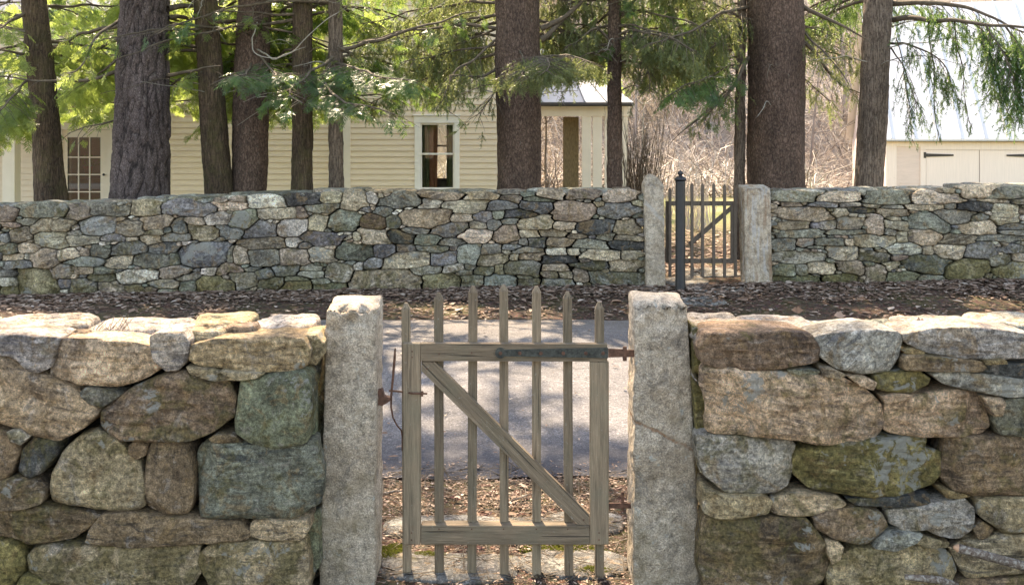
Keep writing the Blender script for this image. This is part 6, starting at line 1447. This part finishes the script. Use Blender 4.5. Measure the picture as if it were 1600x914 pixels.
leaves("leaf_litter", 9000, reg(585, 990, 3.9, 5.4), .0075, "small dead leaves and needles scattered inside the near gateway", dens=lambda x, y: .2 + .8 * smooth(-.1, .3, noise.noise((x * 3, y * 4, 2))) if y > 4.4 else .35)
leaves("leaf_litter", 900, reg(-60, 1660, 9.75, 11.5), .045, "larger curled leaves lying on the far verge")
leaves("leaf_litter", 300, reg(400, 1200, 5.3, 9.7), .02, "few stray leaves lying on the road")
leaves("leaf_litter", 260, reg(585, 990, 4.4, 5.3), .017, "larger brown leaves among the fine litter inside the near gateway")
leaves("leaf_litter", 3000, reg(950, 1300, 12.3, 17), .04, "dead leaves beyond the far gate")
def twig_scatter(name, N, region, label):
    r = random.Random(N); ps = []; rs2 = []
    for _ in range(N):
        x, y = region(r); L = r.uniform(.04, .22); a = r.uniform(0, 6.28); c_, s_ = math.cos(a) * L, math.sin(a) * L
        ps.append([(x + c_ * t + .02 * L * math.sin(t * 9), y + s_ * t, gz(x + c_ * t, y + s_ * t) + .014 + .01 * t) for t in (0, .35, .7, 1)]); rs2.append(r.uniform(.0012, .004))
    o = ribbons(ps, rs2, name, M["twig"]); return tag(o, label, "twigs", None, "stuff")
twig_scatter("fallen_twigs", 900, reg(-60, 1660, 9.7, 11.5), "thin fallen twigs among the leaves of the far verge")
twig_scatter("fallen_twigs", 900, reg(585, 990, 4.0, 5.35), "thin fallen twigs and needles inside the near gateway")
# leaves and twigs caught on the walls
def stick(name, pts, rad_, mat, label, cat="stick", knots=True):
    m = MB(); m.tube([P(*p) if len(p) == 3 and p[1] > 50 else p for p in pts], rad_, 12); o = m.build(name, mat, None, True); return tag(o, label, cat)
M["stickbark"] = mat_bark("stick_bark", (.14, .10, .075), (.38, .34, .28), 30, 30, .004, .3); M["cut"] = mat_simple("cut_wood", (.52, .30, .18), .8, .2, 40.)
s_ = stick("fallen_branch", [(1497, 856, 3.66), (1520, 862, 3.65), (1560, 873, 3.64), (1600, 884, 3.66), (1660, 897, 3.68)], [.016, .017, .0165, .018, .018], M["stickbark"], "broken branch with a pale cut end, leaning on the right-hand near wall", "branch")
m = MB(); m.tube([P(1490.5, 854.5, 3.66), P(1496.6, 856, 3.66)], [.006, .0155], 12); o = m.build("cut_end", M["cut"], s_)
stick("fallen_branch", [(1414, 901, 3.66), (1440, 903, 3.65), (1470, 906, 3.65), (1495, 915, 3.66)], [.010, .013, .014, .013], M["stickbark"], "short lichen-covered branch at the foot of the right-hand near wall", "branch")
def twiglet(c, seed, label):
    r = random.Random(seed); m = MB()
    for _ in range(9):
        a = r.uniform(-1.2, 1.2); L = r.uniform(.02, .07); p = c + Vector((r.uniform(-.05, .05), r.uniform(-.02, .02), 0)); m.tube([p, p + Vector((math.sin(a) * L * .6, r.uniform(-.02, .02), L * .6)), p + Vector((math.sin(a) * L, 0, L))], [.0018, .0013, .0005], 4, False)
    tag(m.build("twig", M["stickbark"]), label, "twig")
twiglet(P(190, 516, 3.98), 2, "small dry twig sticking up on top of the left near wall"); twiglet(P(158, 514, 3.98), 5, "tiny dry weed on top of the left near wall, next to the bigger twig")
for (px, py, Y, lab) in ((1246, 493, 3.98, "curled red-brown leaf on top of the right near wall"), (1312, 501, 3.95, "pale brown leaf among the cap stones of the right near wall"), (1440, 510, 3.95, "dry leaf farther along the top of the right near wall")):
    c = P(px, py, Y); r = random.Random(px); V = []
    for i in range(7):
        t = i / 6 * 2 - 1; V += [(c.x + .025 * t, c.y - .012 * (1 - t * t), c.z + .01 + .012 * abs(t)), (c.x + .022 * t, c.y + .012 * (1 - t * t), c.z + .022 + .02 * (1 - t * t) * r.random())]
    o = mesh_obj("dead_leaf", V, [(2 * i, 2 * i + 2, 2 * i + 3, 2 * i + 1) for i in range(6)], M["litter"], None, True, dict(tone=[.25 if px == 1246 else .6] * 14)); tag(o, lab, "leaf")
# sticks on the ground inside the gateway
def gstick(px, py, dx, dy, r_, lab):
    y = 4.5
    for _ in range(20): y = F * (CH - gz((px - CX) * y / F, y)) / (py - HZ)
    x = (px - CX) * y / F; m = MB(); m.tube([(x + dx * t + .01 * math.sin(t * 7), y + dy * t, gz(x + dx * t, y + dy * t) + .02 + .01 * math.sin(t * 3)) for t in (0, .25, .5, .75, 1)], [r_, r_ * .9, r_ * .8, r_ * .7, r_ * .3], 6); tag(m.build("stick", M["stickbark"]), lab, "stick")
gstick(598, 778, .12, .03, .008, "bare stick on the ground beside the left near gatepost"); gstick(798, 788, .17, .10, .005, "thin stick lying on the leaves behind the middle of the near gate"); gstick(700, 770, -.15, .02, .004, "small twig lying near the edge of the road, behind the gate's left pickets"); gstick(955, 822, .16, .04, .005, "short stick by the foot of the hinge-side gatepost")
# moss cushions in the gateway
def moss(px, py, w, d, seed, lab):
    y = 4.2
    for _ in range(20): y = F * (CH - gz((px - CX) * y / F, y)) / (py - HZ)
    x = (px - CX) * y / F; r = random.Random(seed); N = 1500; A = np.zeros((N, 4, 3)); tn = np.zeros((N, 4))
    for i in range(N):
        a = r.uniform(0, 6.283); rr = math.sqrt(r.random()) * (1 + .35 * noise.noise((math.cos(a) * 1.5, math.sin(a) * 1.5, seed))); X = x + rr * math.cos(a) * w / 2; Y_ = y + rr * math.sin(a) * d / 2; z = gz(X, Y_) + .012 * (1 - rr * rr) ; b = r.uniform(0, 6.283); s = .007 * r.uniform(.6, 1.4); h = .010 * r.uniform(.5, 1.3)
        A[i] = [(X - s * math.cos(b) * .5, Y_ - s * math.sin(b) * .5, z), (X + s * math.cos(b) * .5, Y_ + s * math.sin(b) * .5, z), (X + s * math.cos(b) * .4 + s * .3, Y_ + s * math.sin(b) * .4, z + h), (X - s * math.cos(b) * .4, Y_ - s * math.sin(b) * .4 + s * .3, z + h)]; tn[i] = r.random()
    o = mesh_obj("moss", A.reshape(-1, 3), (np.arange(N * 4).reshape(N, 4)), M["moss"], None, False, dict(tone=tn.ravel())); tag(o, lab, "moss", None, "stuff")
M["moss"] = mat_leaf("moss_green", (.05, .06, .012), (.17, .16, .035), (.2, .22, .04), .25)
moss(612, 868, .16, .22, 3, "yellow-green moss beside the left near gatepost"); moss(880, 862, .42, .14, 4, "moss between the flagstones on the hinge side of the near gateway"); moss(668, 872, .22, .10, 5, "moss creeping over the flagstones behind the gate's left stile"); moss(820, 842, .2, .12, 6, "moss patch in the middle of the near gateway"); moss(925, 895, .25, .12, 8, "moss at the foot of the hinge-side gatepost")
